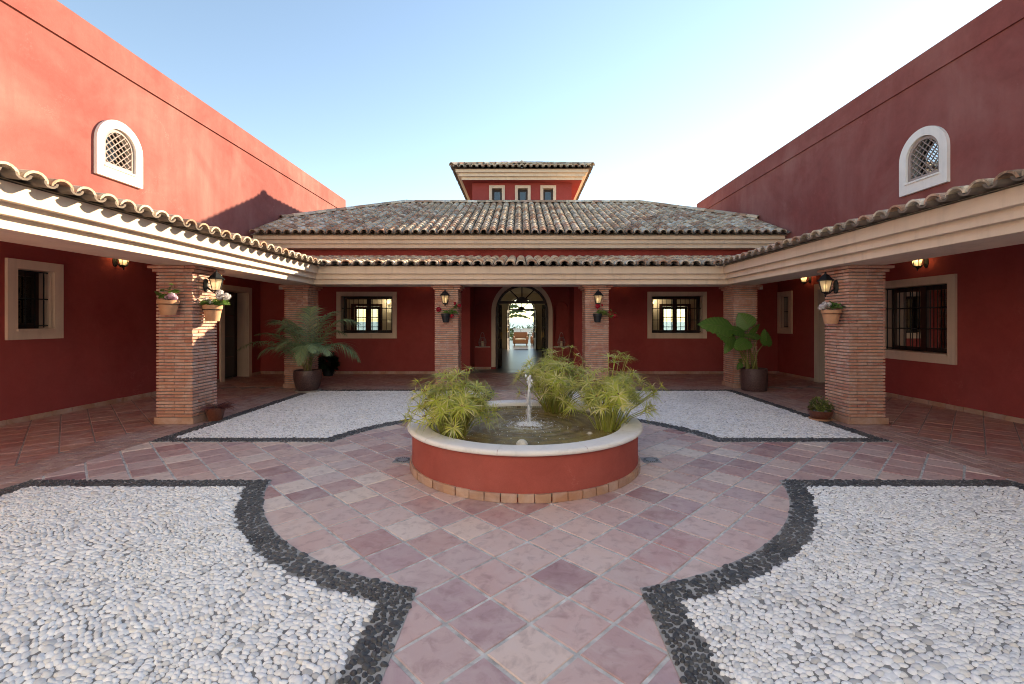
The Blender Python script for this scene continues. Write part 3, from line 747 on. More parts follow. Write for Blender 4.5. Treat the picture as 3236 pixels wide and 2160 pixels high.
# main hip roof
T_ = .42; EY, EZ = 12.78, 4.00; RY = 17.77; RZ = EZ+T_*(RY-EY); RX = 4.47
rs = MB()
rs.add([(XL+.02, EY+.12, EZ+.0), (XR-.02, EY+.12, EZ), (XR-.02, 14.56, EZ+T_*(14.56-EY)-.03), (RX+.05, RY, RZ-.03), (-RX, RY, RZ-.03), (XL+.02, 14.56, EZ+T_*(14.56-EY)-.03)], [(0,1,2,3,4,5)])
rs.add([(XL+.02, 14.56, EZ+T_*(14.56-EY)-.03), (-RX, RY, RZ-.03), (XL+.02, 20.98, EZ+T_*(14.56-EY)-.03)], [(0,1,2)])
rs.add([(XR-.02, 14.56, EZ+T_*(14.56-EY)-.03), (RX+.05, RY, RZ-.03), (XR-.02, 20.98, EZ+T_*(14.56-EY)-.03)], [(0,1,2)])
rs.add([(-RX, RY, RZ-.03), (RX+.05, RY, RZ-.03), (XR-.02, 20.98, EZ+T_*(14.56-EY)-.03), (XR-.02, 22.76, EZ), (XL+.02, 22.76, EZ), (XL+.02, 20.98, EZ+T_*(14.56-EY)-.03)], [(0,1,2,3,4,5)])
rs.add([(XL+.02, EY+.12, EZ+.0), (XR-.02, EY+.12, EZ), (XR-.02, 22.76, EZ-.01), (XL+.02, 22.76, EZ-.01)], [(0,1,2,3)])
mroof = rs.build('roof', ROOF, house)
es = (0, 1, T_); sl = math.sqrt(1+T_*T_)
def smax_main(x):
    yl = RY if abs(x) < RX else max(14.56, RY-(abs(x)-RX)); return (0, (yl-EY)*sl)
cols = [-7.52+PITCH*i for i in range(63)]
tile_slope(mroof, (0, EY, EZ+.0), (1, 0, 0), es, cols, smax_main)
ridge(mroof, (-RX, RY, RZ+.05), (RX+.05, RY, RZ+.05), .03)
ridge(mroof, (XL+.05, 14.56, EZ+T_*(14.56-EY)+.07), (-RX, RY, RZ+.07), .03); ridge(mroof, (XR-.05, 14.50, EZ+T_*(14.50-EY)+.07), (RX+.05, RY, RZ+.07), .03)
# tower
TY, TH = 20.95, 2.06; TX = .045
tb = MB(); FT = lambda a, z, d: (a, TY-TH+d, z)
zs_t = 7.30
wins = [(TX-1.21, TX-.80), (TX-.175, TX+.235), (TX+.87, TX+1.28)]
wins = [(TX-.17+dx-.0, TX+.24+dx) for dx in (-1.07, 0.0, 1.055)]
wall_mesh(tb, FT, TX-TH, TX+TH, 3.2, zs_t+.5, .25, [(a, b, 6.4, 7.07, None) for a, b in wins])
tb.box(TX-TH, TX-TH+.25, TY-TH+.2505, TY+TH, 3.2, zs_t+.5); tb.box(TX+TH-.25, TX+TH, TY-TH+.2505, TY+TH, 3.2, zs_t+.5); tb.box(TX-TH+.2505, TX+TH-.2505, TY+TH-.25, TY+TH, 3.2, zs_t+.5)
tb.prism([(TX-2.44, TY-2.44), (TX+2.44, TY-2.44), (TX+2.44, TY+2.44), (TX-2.44, TY+2.44)], zs_t, zs_t+.05)
tower = tb.build('tower_wall', RED, house)
for a, b in wins:
    window(house, FT, a, b, 6.4, 7.07, .12, .12, .16, 0, 0, mull=0, name='tower_window')
def sq_band(h, z0, z1, hi=2.3): return [([(TX-h, TY-h), (TX+h, TY-h), (TX+hi, TY-hi), (TX-hi, TY-hi)], z0, z1), ([(TX-h, TY+h), (TX+h, TY+h), (TX+hi, TY+hi), (TX-hi, TY+hi)], z0, z1),
    ([(TX-h, TY-h), (TX-hi, TY-hi), (TX-hi, TY+hi), (TX-h, TY+h)], z0, z1), ([(TX+h, TY-h), (TX+hi, TY-hi), (TX+hi, TY+hi), (TX+h, TY+h)], z0, z1)]
ring_bands(house, sq_band(2.455, zs_t+.004, zs_t+.12)+sq_band(2.56, zs_t+.121, zs_t+.25)+sq_band(2.665, zs_t+.251, zs_t+.38), 'tower_cornice')
TE = 2.82; TZ0 = zs_t+.37; TT = .36; TAP = TZ0+TT*TE
tr = MB(); tr.add([(TX-TE+.1, TY-TE+.1, TZ0), (TX+TE-.1, TY-TE+.1, TZ0), (TX+TE-.1, TY+TE-.1, TZ0), (TX-TE+.1, TY+TE-.1, TZ0), (TX, TY, TAP-.05)], [(0,1,4),(1,2,4),(2,3,4),(3,0,4),(0,3,2,1)])
troof = tr.build('tower_roof', ROOF, house)
tsl = math.sqrt(1+TT*TT)
tc = [-2.64+PITCH*i for i in range(23)]
for (O, ex, ess, nm) in (((TX, TY-TE, TZ0), (1,0,0), (0,1,TT), 190), ((TX-TE, TY, TZ0), (0,-1,0), (1,0,TT), 46), ((TX+TE, TY, TZ0), (0,1,0), (-1,0,TT), 46)):
    tile_slope(troof, O, ex, ess, tc, lambda x: (0, max(.1, (TE-abs(x))*tsl)), nm)
for sx in (-1, 1):
    for sy in (-1, 1): ridge(troof, (TX+sx*TE, TY+sy*TE, TZ0+.09), (TX, TY, TAP+.1), .02)
fn = MB(); fn.lathe([(.09, -.05), (.115, .0), (.10, .07), (.06, .13), (.02, .16), (.001, .165)], (TX, TY, TAP+.13), 10); fn.build('finial', ROOF, troof, True)

# ------------------------------------------------------------------ porch roof and cornice (back part belongs to the house)
PB = [(0, ZSOF, 2.505), (1, 2.506, 2.615), (2, 2.616, 2.78)]
FXs = [4.68, 4.597, 4.513]; FYs = [10.30, 10.22, 10.135]; IX, IY = 5.43, 11.05
ring_bands(house, [([(-FXs[i], FYs[i]), (FXs[i], FYs[i]), (IX, IY), (-IX, IY)], z0, z1) for i, z0, z1 in PB], 'porch_cornice')
PT = .178; PEX, PEY, PEZ = 4.34, 9.965, 2.755
zw = PEZ+PT*(YW-PEY)
ps = MB(); yo = PEY+.12
ps.add([(-PEX-.12, yo, PEZ+.03), (PEX+.12, yo, PEZ+.03), (XR-.01, YW, zw), (XL+.01, YW, zw)], [(0,1,2,3)])
proof = ps.build('porch_roof', ROOF, house)
pc = MB(); pc.add([(-IX, IY, 2.72), (IX, IY, 2.72), (XR-.01, YW, 2.93), (XL+.01, YW, 2.93)], [(0,3,2,1)]); pc.build('porch_ceiling', WALLW, house)
psl = math.sqrt(1+PT*PT)
def smax_p(x):
    lim = PEX+.1
    lo = 0 if abs(x) <= lim else (abs(x)-lim)*psl
    return (lo, (YW-PEY)*psl-.1)
cols = [-7.44+PITCH*i for i in range(62)]
tile_slope(proof, (0, PEY, PEZ), (1,0,0), (0,1,PT), cols, smax_p, 300)
cl = MB()
for k in range(5): pass

# ------------------------------------------------------------------ side wings
def wing(side):
    s = -1 if side == 'L' else 1
    X0 = XL if s < 0 else XR; f = FL_ if s < 0 else FR_
    top, gr, end = (TOPL, GRL, ENDL) if s < 0 else (TOPR, GRR, ENDR)
    lab = 'left red wing with sunlit wall and an arched lattice window' if s < 0 else 'right red wing in shade with arched lattice window and two small vents'
    h = thing('side_wing', lab, 'house', (X0, 5.0, 0))
    Y0 = 1.0  # near end cut short so sunlight reaches the added building behind
    if s < 0: rect = [(6.93, 7.48, 1.43, 2.36)]; door = (11.76, 12.81); aw = (8.36, 9.05, 4.416, 4.86)
    else: rect = [(8.07, 9.60, .96, 2.235), (12.86, 13.27, 1.36, 2.27)]; door = (10.53, 11.58); aw = (8.21, 8.92, 4.216, 4.68)
    ra = (aw[1]-aw[0])/2
    lo = MB()
    holes = [(a, b, c, d, None) for a, b, c, d in rect]+[(door[0], door[1], -.04, 2.36, None)]
    zmid = 3.3
    wall_mesh(lo, f, Y0, YW, -.04, zmid, .35, holes); w = lo.build('porch_wall', RED, h)
    up = MB(); ah = [(aw[0], aw[1], aw[2], aw[3]+ra, aw[3])]
    wall_mesh(up, f, Y0, end, zmid+.001, top, .35, ah)
    fbox(up, f, YW+.001, end, -.04, zmid, .0, .35)
    fbox(up, f, Y0+.01, end-.01, 6.0, 6.1, .351, 6.0); fbox(up, f, Y0+.35, end-.35, -.04, top-.01, 5.7, 6.0)
    fbox(up, f, end-.35, end, -.04, top-.001, .351, 6.0); fbox(up, f, Y0, Y0+.35, -.04, top-.001, .351, 6.0)
    up.build('upper_wall', REDUP, h)
    pb = MB(); fbox(pb, f, Y0-.03, end+.03, gr, top+.012, -.032, .0); fbox(pb, f, Y0-.03, end+.03, top+.0125, top+.05, -.026, .38); pb.build('parapet_band', REDUP, h)
    if s < 0: skirting(w, f, 1.1, door[0]-.14); skirting(w, f, door[1]+.14, YW)
    else: skirting(w, f, 1.1, door[0]-.14); skirting(w, f, door[1]+.14, YW)
    for i, (a, b, c, d) in enumerate(rect):
        if b-a > 1: window(h, f, a, b, c, d, .145, .17, .22, 10, 4)
        else: window(h, f, a, b, c, d, .14, .16, .22, 4, 3, mull=0)
    # door
    t = .05; dm = MB(); a, b = door
    fbox(dm, f, a-.14, a, .0, 2.50, -t, .01); fbox(dm, f, b, b+.14, .0, 2.50, -t, .01); fbox(dm, f, a, b, 2.36, 2.50, -t+.001, .01)
    fbox(dm, f, a, a+.003, .0, 2.36, .0101, .34); fbox(dm, f, b-.003, b, .0, 2.36, .0101, .34); fbox(dm, f, a, b, 2.357, 2.36, .0101, .34)
    D = dm.build('door', SURR, h)
    fbox(fbox(fbox(MB(), f, a+.004, a+.09, .005, 2.355, .28, .34), f, b-.09, b-.004, .005, 2.355, .28, .34), f, a+.09, b-.09, 2.27, 2.355, .281, .339).build('frame', WOOD, D)
    for i in range(4):
        z0 = .02+i*.565; fbox(MB(), f, a+.092, b-.092, z0, z0+.553, .30, .335).build('panel', DOORM, D)
    hd = MB(); hd.bar(f(a+.16, 1.02, .29), f(a+.16, 1.02, .25), .02); hd.bar(f(a+.15, 1.02, .25), f(a+.27, 1.02, .25), .018); hd.build('handle', METAL, D)
    # arched lattice window
    c = (aw[0]+aw[1])/2; zc = aw[3]; A = MB()
    arch_ring(A, f, c, zc, ra, ra+.155, aw[2]-.19, -.06, .005); fbox(A, f, aw[0], aw[1], aw[2]-.19, aw[2], -.0595, .005)
    arch_ring(A, f, c, zc, ra-.004, ra, aw[2], .0051, .2)
    Wn = A.build('arched_window', WHITE, h)
    fbox(MB(), f, aw[0]-.01, aw[1]+.01, aw[2]-.002, aw[2]+.03, -.085, .18).build('sill', WHITE, Wn)
    fr = arch_ring(MB(), f, c, zc, ra-.062, ra-.005, aw[2]+.032, -.015, .02); fbox(fr, f, aw[0]+.06, aw[1]-.06, aw[2]+.032, aw[2]+.10, -.0145, .0195); fr.build('frame', LATT, Wn)
    ri = ra-.055
    def inside(a, z): return (z >= aw[2]+.09 and abs(a-c) <= ri and (z <= zc or math.hypot(a-c, z-zc) <= ri))
    for dirn in (1, -1):
        k = -1.2
        while k < 1.2:
            pts_ = []
            for q in np.linspace(-1.3, 1.3, 261):
                a_ = c+q/math.sqrt(2); z_ = zc-.1+dirn*q/math.sqrt(2)+k
                if inside(a_, z_): pts_.append((a_, z_))
            if len(pts_) > 4:
                dd = .0 if dirn > 0 else .012
                MB().bar(f(*pts_[0], dd), f(*pts_[-1], dd), .020, .011).build('slat', LATT, Wn)
            k += .128
    fbox(MB(), f, aw[0], aw[1], aw[2], zc+ra, .14, .145).build('pane', GLASS, Wn)
    # porch roof of the wing
    ring_bands(h, [([(s*FXs[i], Y0), (s*FXs[i], FYs[i]), (s*IX, IY), (s*IX, Y0)][::(1 if s > 0 else -1)], z0, z1) for i, z0, z1 in PB], 'porch_cornice')
    zx = PEZ+PT*(abs(X0)-PEX)
    ps = MB(); xo = s*(PEX+.12)
    ps.add([(xo, Y0, PEZ+.03), (xo, yo, PEZ+.03), (X0, YW, zx), (X0, Y0, zx)], [(0,1,2,3)])
    pc = MB(); pc.add([(s*IX, Y0, 2.72), (s*IX, IY, 2.72), (X0, YW, 2.93), (X0, Y0, 2.93)], [(0,3,2,1)]); pc.build('porch_ceiling', WALLW, h)
    rf = ps.build('porch_roof', ROOF, h)
    def sm(x):
        y = x; lo = 0 if y <= PEY+.0 else (y-PEY)*psl
        return (lo, (abs(X0)-PEX)*psl-.1)
    cs = [PEY-.14-PITCH*i for i in range(37)]+[PEY+.10+PITCH*i for i in range(13)]
    tile_slope(rf, (s*PEX, 0, PEZ), (0, 1, 0), (-s*-1, 0, PT) if s > 0 else (-1, 0, PT), cs, sm, 160)
    # valley channel tiles at the inner corner
    d = Vector((s, 1, PT)); d.normalize(); ex = d.cross(Vector((0,0,1))).normalized(); en = ex.cross(d)
    for i in range(13):
        p = Vector((s*(PEX+.03), PEY+.03, PEZ+.03))+d*(.30*i)+en*.075
        inst('valley_tile', RIDGE, rf, Matrix(((ex.x, d.x, en.x, p.x), (ex.y, d.y, en.y, p.y), (ex.z, d.z, en.z, p.z), (0,0,0,1))) @ Matrix.Rotation(PI, 4, 'Y'))
    if s > 0:
        for y, z in ((12.35, 3.84), (12.08, 3.90)): fbox(MB(), f, y-.05, y+.05, z-.06, z+.06, -.012, .0).build('vent', simple('vent_paint', (.20,.07,.065), .8), h)
    return h
wingL = wing('L'); wingR = wing('R')

# ------------------------------------------------------------------ unseen building added behind the viewer to bounce sunlight into the court
gh = thing('bounce_gatehouse', 'unseen pale building added opposite the tiled house to bounce sunlight', 'house', (0, -3.2, 0))
gb = MB(); FG = lambda a, z, d: (a, -3.2-d, z)
wall_mesh(gb, FG, -8.2, 8.2, -.04, 7.2, .35, [(-1.3, 1.4, -.04, 3.2, 1.85)])
fbox(gb, FG, -8.2, 8.2, 6.9, 7.0, .351, 4.0); fbox(gb, FG, -8.2, -7.9, -.04, 7.19, .351, 4.0); fbox(gb, FG, 7.9, 8.2, -.04, 7.19, .351, 4.0)
gb.build('wall', WALLW, gh)
arch_ring(MB(), FG, .05, 1.85, 1.35, 1.55, 0, -.05, .355).build('gate_surround', CREAM, gh)
fbox(MB(), FG, -8.25, 8.25, 7.2, 7.32, -.12, .4).build('cornice', CREAM, gh)
for sx in (-1, 1):
    for zz in (.0,): fbox(MB(), FG, min(.05+sx*.02, .05+sx*1.33), max(.05+sx*.02, .05+sx*1.33), .02, 3.1, .36, .42).build('gate_leaf', WOOD, gh)
fc = B(-8.3, 8.3, -3.19, -.51, -.05, -.007).build('forecourt', GROUT); tag(fc, 'unseen paved strip in front of the added bounce building', 'paving', kind='structure')

# ------------------------------------------------------------------ brick pillars
def brick_mesh(name, L, D, H):
    b = .004; v = []; x, y, z = L/2, D/2, H/2
    for zz, k in ((-z, b), (-z+b, 0), (z-b, 0), (z, b)):
        v += [(-x+k, -y+k, zz), (x-k, -y+k, zz), (x-k, y-k, zz), (-x+k, y-k, zz)]
    f = [(3,2,1,0), (12,13,14,15)]+[(j*4+i, j*4+(i+1) % 4, j*4+4+(i+1) % 4, j*4+4+i) for j in range(3) for i in range(4)]
    return mk_mesh(name, v, f, BRICK)
PWH = .275
BR_S = brick_mesh('brick_stretcher', .268, .125, .0345); BR_M = brick_mesh('brick_middle', .286, .125, .0345)
BR_C = brick_mesh('brick_capital', .30, .14, .040)
BASET = mk_mesh('base_tile', *(lambda m: (m.v, m.f))(B(-.305, .305, -.016, .016, 0, .098)), SKIRT)
def pillar(x, y, label):
    t = thing('brick_pillar', label, 'pillar', (x, y, 0), group='brick porch pillars')
    B(-PWH+.022, PWH-.022, -PWH+.022, PWH-.022, 0, ZSOF-.002).build('mortar_core', MORTAR, t, local=True)
    for k in range(4):
        link('base_tile', BASET, t, M=Matrix.Rotation(k*PI/2, 4, 'Z') @ Matrix.Translation((.0165 if k % 2 == 0 else -.0, -PWH-.012, .0075)) @ Matrix.Diagonal((.93, 1, 1, 1)))
    def put(me, px, py, z, rz):
        M = Matrix.Translation((px+random.gauss(0, .0012), py+random.gauss(0, .0012), z+random.gauss(0, .0008))) @ Matrix.Rotation(rz+random.gauss(0, .004), 4, 'Z') @ Matrix.Rotation(random.gauss(0, .003), 4, 'Y')
        link('brick', me, t, M=M)
    n = 45; z0 = .106; p = (2.292-z0)/n
    for c in range(n):
        z = z0+p*(c+.5); q = PI/2*(c % 2); rot = Matrix.Rotation(q, 4, 'Z')
        for (me, px, py, rz) in ((BR_S, -.1375, -PWH+.0625, 0), (BR_S, .1375, -PWH+.0625, 0), (BR_S, -.1375, PWH-.0625, 0), (BR_S, .1375, PWH-.0625, 0), (BR_M, -PWH+.0625, 0, PI/2), (BR_M, PWH-.0625, 0, PI/2)):
            v = rot @ Vector((px, py, 0)); put(me, v.x, v.y, z, rz+q)
    for i, e in enumerate((.036, .078)):
        h = PWH+e; z = 2.292+.048*(i+.5)
        for k in range(4):
            rot = Matrix.Rotation(k*PI/2, 4, 'Z')
            v = rot @ Vector((-h+.155, -h+.07, 0)); put(BR_C, v.x, v.y, z, k*PI/2)
            v = rot @ Vector((-h+.155+.307, -h+.07, 0)); 
            link('brick', BR_C, t, M=Matrix.Translation((v.x, v.y, z)) @ rot @ Matrix.Diagonal(((2*h-.30-.02-.14)/.30, 1, 1, 1)) if False else Matrix.Translation(rot @ Vector(((-h+.31+h-.146)/2, -h+.07, z))) @ rot @ Matrix.Diagonal(((2*h-.31-.146)/.30, 1, 1, 1)))
    return t
PIL = {}
PIL['L'] = pillar(-5.215, 7.125, 'near left brick pillar in sunlight, carrying two clay flowerpots')
PIL['R'] = pillar(5.215, 7.125, 'near right brick pillar in shade, carrying one clay flowerpot')
PIL['LC'] = pillar(-5.215, 10.835, 'brick corner pillar behind the potted palm')
PIL['RC'] = pillar(5.215, 10.835, 'brick corner pillar behind the potted elephant ear')
PIL['ML'] = pillar(-1.725, 10.835, 'brick pillar left of the open doorway')
PIL['MR'] = pillar(1.765, 10.835, 'brick pillar right of the open doorway')

# ------------------------------------------------------------------ lanterns
def hexring(r, z, c=(.17, 0)): return [(c[0]+r*math.cos(PI*k/3), c[1]+r*math.sin(PI*k/3), z) for k in range(6)]
def lantern_meshes():
    d = {}
    m = MB(); pr = [(-.105, .012), (-.085, .035), (-.03, .052), (.03, .052), (.085, .035), (.105, .012)]
    n = len(pr); v = []
    for x, k in ((0, 1.0), (.012, 1.0), (.03, .55)):
        for z, w in pr: v += [(x, -w*k, z*(.9 if k < 1 else 1)), (x, w*k, z*(.9 if k < 1 else 1))]
    f = []
    for j in range(2):
        o = j*2*n
        for i in range(n-1):
            f += [(o+2*i, o+2*i+2, o+2*n+2*i+2, o+2*n+2*i), (o+2*i+3, o+2*i+1, o+2*n+2*i+1, o+2*n+2*i+3)]
        f += [(o, o+1, o+2*n+1, o+2*n), (o+2*n-2, o+2*n-1, o+4*n-1, o+4*n-2)]
    o = 4*n
    for i in range(n-1): f.append((o+2*i, o+2*i+1, o+2*i+3, o+2*i+2))
    m.add(v, f); d['wall_plate'] = (m.mesh('wall_plate', IRON), IRON)
    m = MB(); m.tube([(.015, 0, -.02), (.06, 0, -.055), (.11, 0, -.10), (.15, 0, -.115), (.17, 0, -.11)], [.016, .013, .010, .010, .012], 6); d['arm'] = (m.mesh('arm', IRON, True), IRON)
    m = MB()
    m.lathe([(.001, -.165), (.010, -.155), (.007, -.145), (.018, -.13), (.012, -.115), (.03, -.10), (.062, -.085), (.062, -.075), (.001, -.075)], (.17, 0, 0), 6)
    lo, hi = hexring(.058, -.08), hexring(.100, .098)
    for a, b in zip(lo, hi): m.bar(a, b, .009)
    for k in range(6): m.bar(hi[k], hi[(k+1) % 6], .010)
    d['cage'] = (m.mesh('cage', IRON), IRON)
    m = MB()
    m.lathe([(.126, .094), (.130, .104), (.105, .120), (.078, .150), (.048, .185), (.026, .197), (.022, .205), (.014, .212), (.017, .224), (.008, .236), (.001, .240)], (.17, 0, 0), 6)
    m.lathe([(.001, .100), (.125, .0945)], (.17, 0, 0), 6); d['lantern_roof'] = (m.mesh('lantern_roof', IRON), IRON)
    lo, hi = hexring(.055, -.076), hexring(.096, .096)
    d['panes'] = [mk_mesh('pane', [lo[k], lo[(k+1) % 6], hi[(k+1) % 6], hi[k]], [(0,1,2,3)], FROST) for k in range(6)]
    m = MB(); m.ball((.17, 0, .005), .026, 8, 6, 1.5); m.tube([(.17, 0, -.075), (.17, 0, -.03)], .012, 6); d['bulb'] = (m.mesh('bulb', BULB, True), BULB)
    return d
LM = lantern_meshes()
def lantern(p, ang, label, group, power):
    t = thing('wall_lantern', label, 'lantern', p, ang, group)
    for k in ('wall_plate', 'arm', 'cage', 'lantern_roof', 'bulb'): link(k, LM[k][0], t)
    for me in LM['panes']: link('pane', me, t)
    ld = bpy.data.lights.new('lantern_light', 'POINT'); ld.energy = power; ld.color = (1.0, .70, .38); ld.shadow_soft_size = .03
    o = bpy.data.objects.new('lantern_light', ld); COL.objects.link(o); o.parent = t; o.location = (.17, 0, .065)
    return t
PG, WG = 'lanterns on the pillars', 'lanterns under the porch roof'
lantern((-4.938, 7.125, 2.115), 0, 'black lantern on the sunlit pillar, above white geraniums', PG, 0.025)
lantern((4.938, 7.125, 2.09), PI, 'black lantern on the shaded near pillar, above a clay pot', PG, 0.025)
lantern((-1.73, 10.558, 2.045), -PI/2, 'black lantern on the pillar left of the doorway', PG, 0.025)
lantern((1.765, 10.558, 2.045), -PI/2, 'black lantern on the pillar right of the doorway', PG, 0.025)
lantern((XL, 8.63, 2.69), 0, 'lit lantern on the left porch wall by the small barred window', WG, 0.3)
lantern((XL, 11.35, 2.69), 0, 'lit lantern on the left porch wall beside the grey door', WG, 0.3)
lantern((XR, 8.53, 2.66), PI, 'lit lantern on the right porch wall above the wide barred window', WG, 0.3)
lantern((XR, 11.95, 2.66), PI, 'lit lantern on the right porch wall beyond the pillar', WG, 0.3)
lantern((-2.93, YW, 2.70), -PI/2, 'lantern on back wall, tip showing left of the doorway', WG, 0.3)
lantern((2.95, YW, 2.70), -PI/2, 'lantern on back wall, tip showing right of the doorway', WG, 0.3)
# sconces inside the rooms
for sx, lab in ((-1, 'lit wall sconce inside the room seen through the window beside the palm'), (1, 'lit wall sconce inside the room seen through the window beside the elephant ear')):
    t = thing('wall_sconce', lab, 'wall lamp', (sx*5.63, YROOM, 2.30))
    B(-.05, .05, -.02, 0, -.12, .06).build('back_plate', BRASS, t, local=True)
    MB().tube([(0, -.02, -.05), (0, -.10, -.08), (0, -.12, -.02)], .009, 6).build('arm', BRASS, t, True, local=True)
    MB().ball((0, -.12, .04), .045, 10, 6, 1.3).build('bulb', BULB, t, True, local=True)
    ld = bpy.data.lights.new('sconce_light', 'POINT'); ld.energy = 1.6; ld.color = (1.0, .84, .64); ld.shadow_soft_size = .05
    o = bpy.data.objects.new('sconce_light', ld); COL.objects.link(o); o.parent = t; o.location = (0, -.30, .12)

# ------------------------------------------------------------------ fountain
F = thing('fountain', 'round red fountain with pale stone rim in the middle of the court', 'fountain', (XC, YC, 0))
MB().lathe([(1.235, .003), (1.235, .402), (1.075, .402), (1.075, .10), (.001, .10)], (XC, YC, 0), 96).build('basin_wall', REDF, F, True).data.set_sharp_from_angle(angle=R(40))
cp = [(1.06, .400), (1.06, .432), (1.068, .444), (1.078, .4485), (1.09, .4495), (1.24, .4515), (1.258, .4505), (1.272, .447), (1.284, .434), (1.284, .418), (1.274, .405), (1.255, .400)]
for k in range(10):
    a0 = 2*PI*k/10+.12; mb = MB().lathe(cp+[cp[0]], (XC, YC, 0), 12, a0+.0012, a0+2*PI/10-.0012, capends=False); o = mb.build('coping_stone', STONE, F, True); o.data.set_sharp_from_angle(angle=R(60))
NS = 54
stm = MB().lathe([(1.258, .002), (1.259, .070), (1.254, .075), (1.236, .075), (1.236, .002), (1.262, .002)], (0, 0, 0), 2, .004, 2*PI/NS-.004, capends=True).mesh('fountain_tile', SKIRT)
for k in range(NS): link('skirting_tile', stm, F, M=Matrix.Rotation(2*PI*k/NS+random.gauss(0, .001), 4, 'Z') @ Matrix.Diagonal((1+random.gauss(0, .0015), 1, 1+random.gauss(0, .02), 1)))
MB().lathe([(1.233, .0035), (1.2365, .0735)], (XC, YC, 0), 96).build('skirting_joint', MORTAR, F, True)
MB().lathe([(1.0735, .30), (1.0735, .401)], (XC, YC, 0), 96).build('mosaic_band', MOSAIC, F, True)
JX, JY, WZ = .09, 5.18, .380
wv = []; nr, na = 70, 144
for i in range(nr+1):
    for k in range(na):
        r = 1.073*i/nr; th = 2*PI*k/na; x = XC+r*math.cos(th); y = YC+r*math.sin(th); dj = math.hypot(x-JX, y-JY)
        amp = .011*math.exp(-dj*2.2)+.0016
        wv.append((x, y, WZ+amp*math.sin(dj*42+1.3*math.sin(3*math.atan2(y-JY, x-JX)))+.0015*math.sin(x*23+y*9)*math.sin(y*17-x*5)))
wr = [min(1, .95*math.exp(-(math.hypot(v[0]-JX, v[1]-JY)/.24)**1.6)*(.62+.38*math.sin(math.hypot(v[0]-JX, v[1]-JY)*60))+.16*max(0, math.sin(math.hypot(v[0]-JX, v[1]-JY)*38))*math.exp(-math.hypot(v[0]-JX, v[1]-JY)*1.6)) for v in wv]
wf = [(i*na+k, i*na+(k+1) % na, (i+1)*na+(k+1) % na, (i+1)*na+k) for i in range(nr) for k in range(na)]
o = link('water_surface', mk_mesh('water_surface', [Vector(v)-rootloc(F) for v in wv], wf, WATER, True, wr), F)
# jet: rising column, falling streaks, splash foam
jm = MB(); H = .53
P_, Rr = [], []
for i in range(26):
    t = i/25; P_.append((JX+.006*math.sin(t*9), JY+.005*math.cos(t*7), WZ+H*t)); Rr.append((.013-.004*t+.010*max(0, t-.80)/.2+.003*math.sin(t*41)+random.uniform(-.003, .003)))
jm.tube(P_, Rr, 8)
for i in range(26): 
    t = random.random(); jm.ball((JX+random.gauss(0, .014), JY+random.gauss(0, .014), WZ+H*(.80+.24*t)), random.uniform(.004, .014), 6, 4, 1.3)
jet = jm.build('water_jet', FOAM, F, True)
sp = MB()
for i in range(110):
    a = random.uniform(0, 2*PI); rr = abs(random.gauss(.026, .022)); z0 = WZ; z1 = WZ+H*random.uniform(.15, .80)
    x, y = JX+rr*math.cos(a), JY+rr*math.sin(a); l = random.uniform(.02, .14)
    sp.tube([(x, y, max(z0, z1-l)), (x-.2*rr*math.cos(a), y, z1)], [random.uniform(.002, .005), .0012], 4)
for i in range(150):
    a = random.uniform(0, 2*PI); rr = abs(random.gauss(.06, .05)); sp.ball((JX+rr*math.cos(a), JY+rr*math.sin(a), WZ+abs(random.gauss(0, .07))), random.uniform(.002, .005), 5, 3)
sp.build('spray', SPRAY, F, True)['kind'] = 'stuff'
fm = MB()
for i in range(520):
    a = random.uniform(0, 2*PI); rr = abs(random.gauss(0, .12)); h = .035*math.exp(-(rr/.06)**2)
    fm.ball((JX+rr*math.cos(a), JY+rr*math.sin(a)*.9, WZ+.003+random.random()*h), random.uniform(.004, .014)*(1 if rr < .12 else .55), 6, 4, .7)
for i in range(240):
    a = random.uniform(0, 2*PI); rr = .12+random.random()**1.3*.85
    x, y = JX+rr*math.cos(a), JY+rr*math.sin(a)
    if math.hypot(x-XC, y-YC) < 1.04: fm.ball((x, y, WZ+.002), random.uniform(.0015, .0055), 6, 3, .6)
fm.build('splash_foam', FOAM, F, True)['kind'] = 'stuff'
st = MB(); st.lathe([(.001, .062), (.025, .058), (.048, .040), (.062, .012), (.066, -.01), (.06, -.04), (.001, -.05)], (.01, 4.36, WZ-.022), 14)
o = st.build('stone_ball', simple('pale_cracked_stone', (.62,.57,.48), .8, var=.2, scale=40, bump=.6), None, True); tag(o, 'pale cracked stone dome at the front of the fountain water', 'stone')
st = MB(); st.lathe([(.001, .02), (.018, .016), (.028, .004), (.028, -.02), (.001, -.03)], (.72, 4.75, WZ), 10); o = st.build('water_float', CONC, None, True); tag(o, 'small grey float in the water beside the right papyrus', 'float')

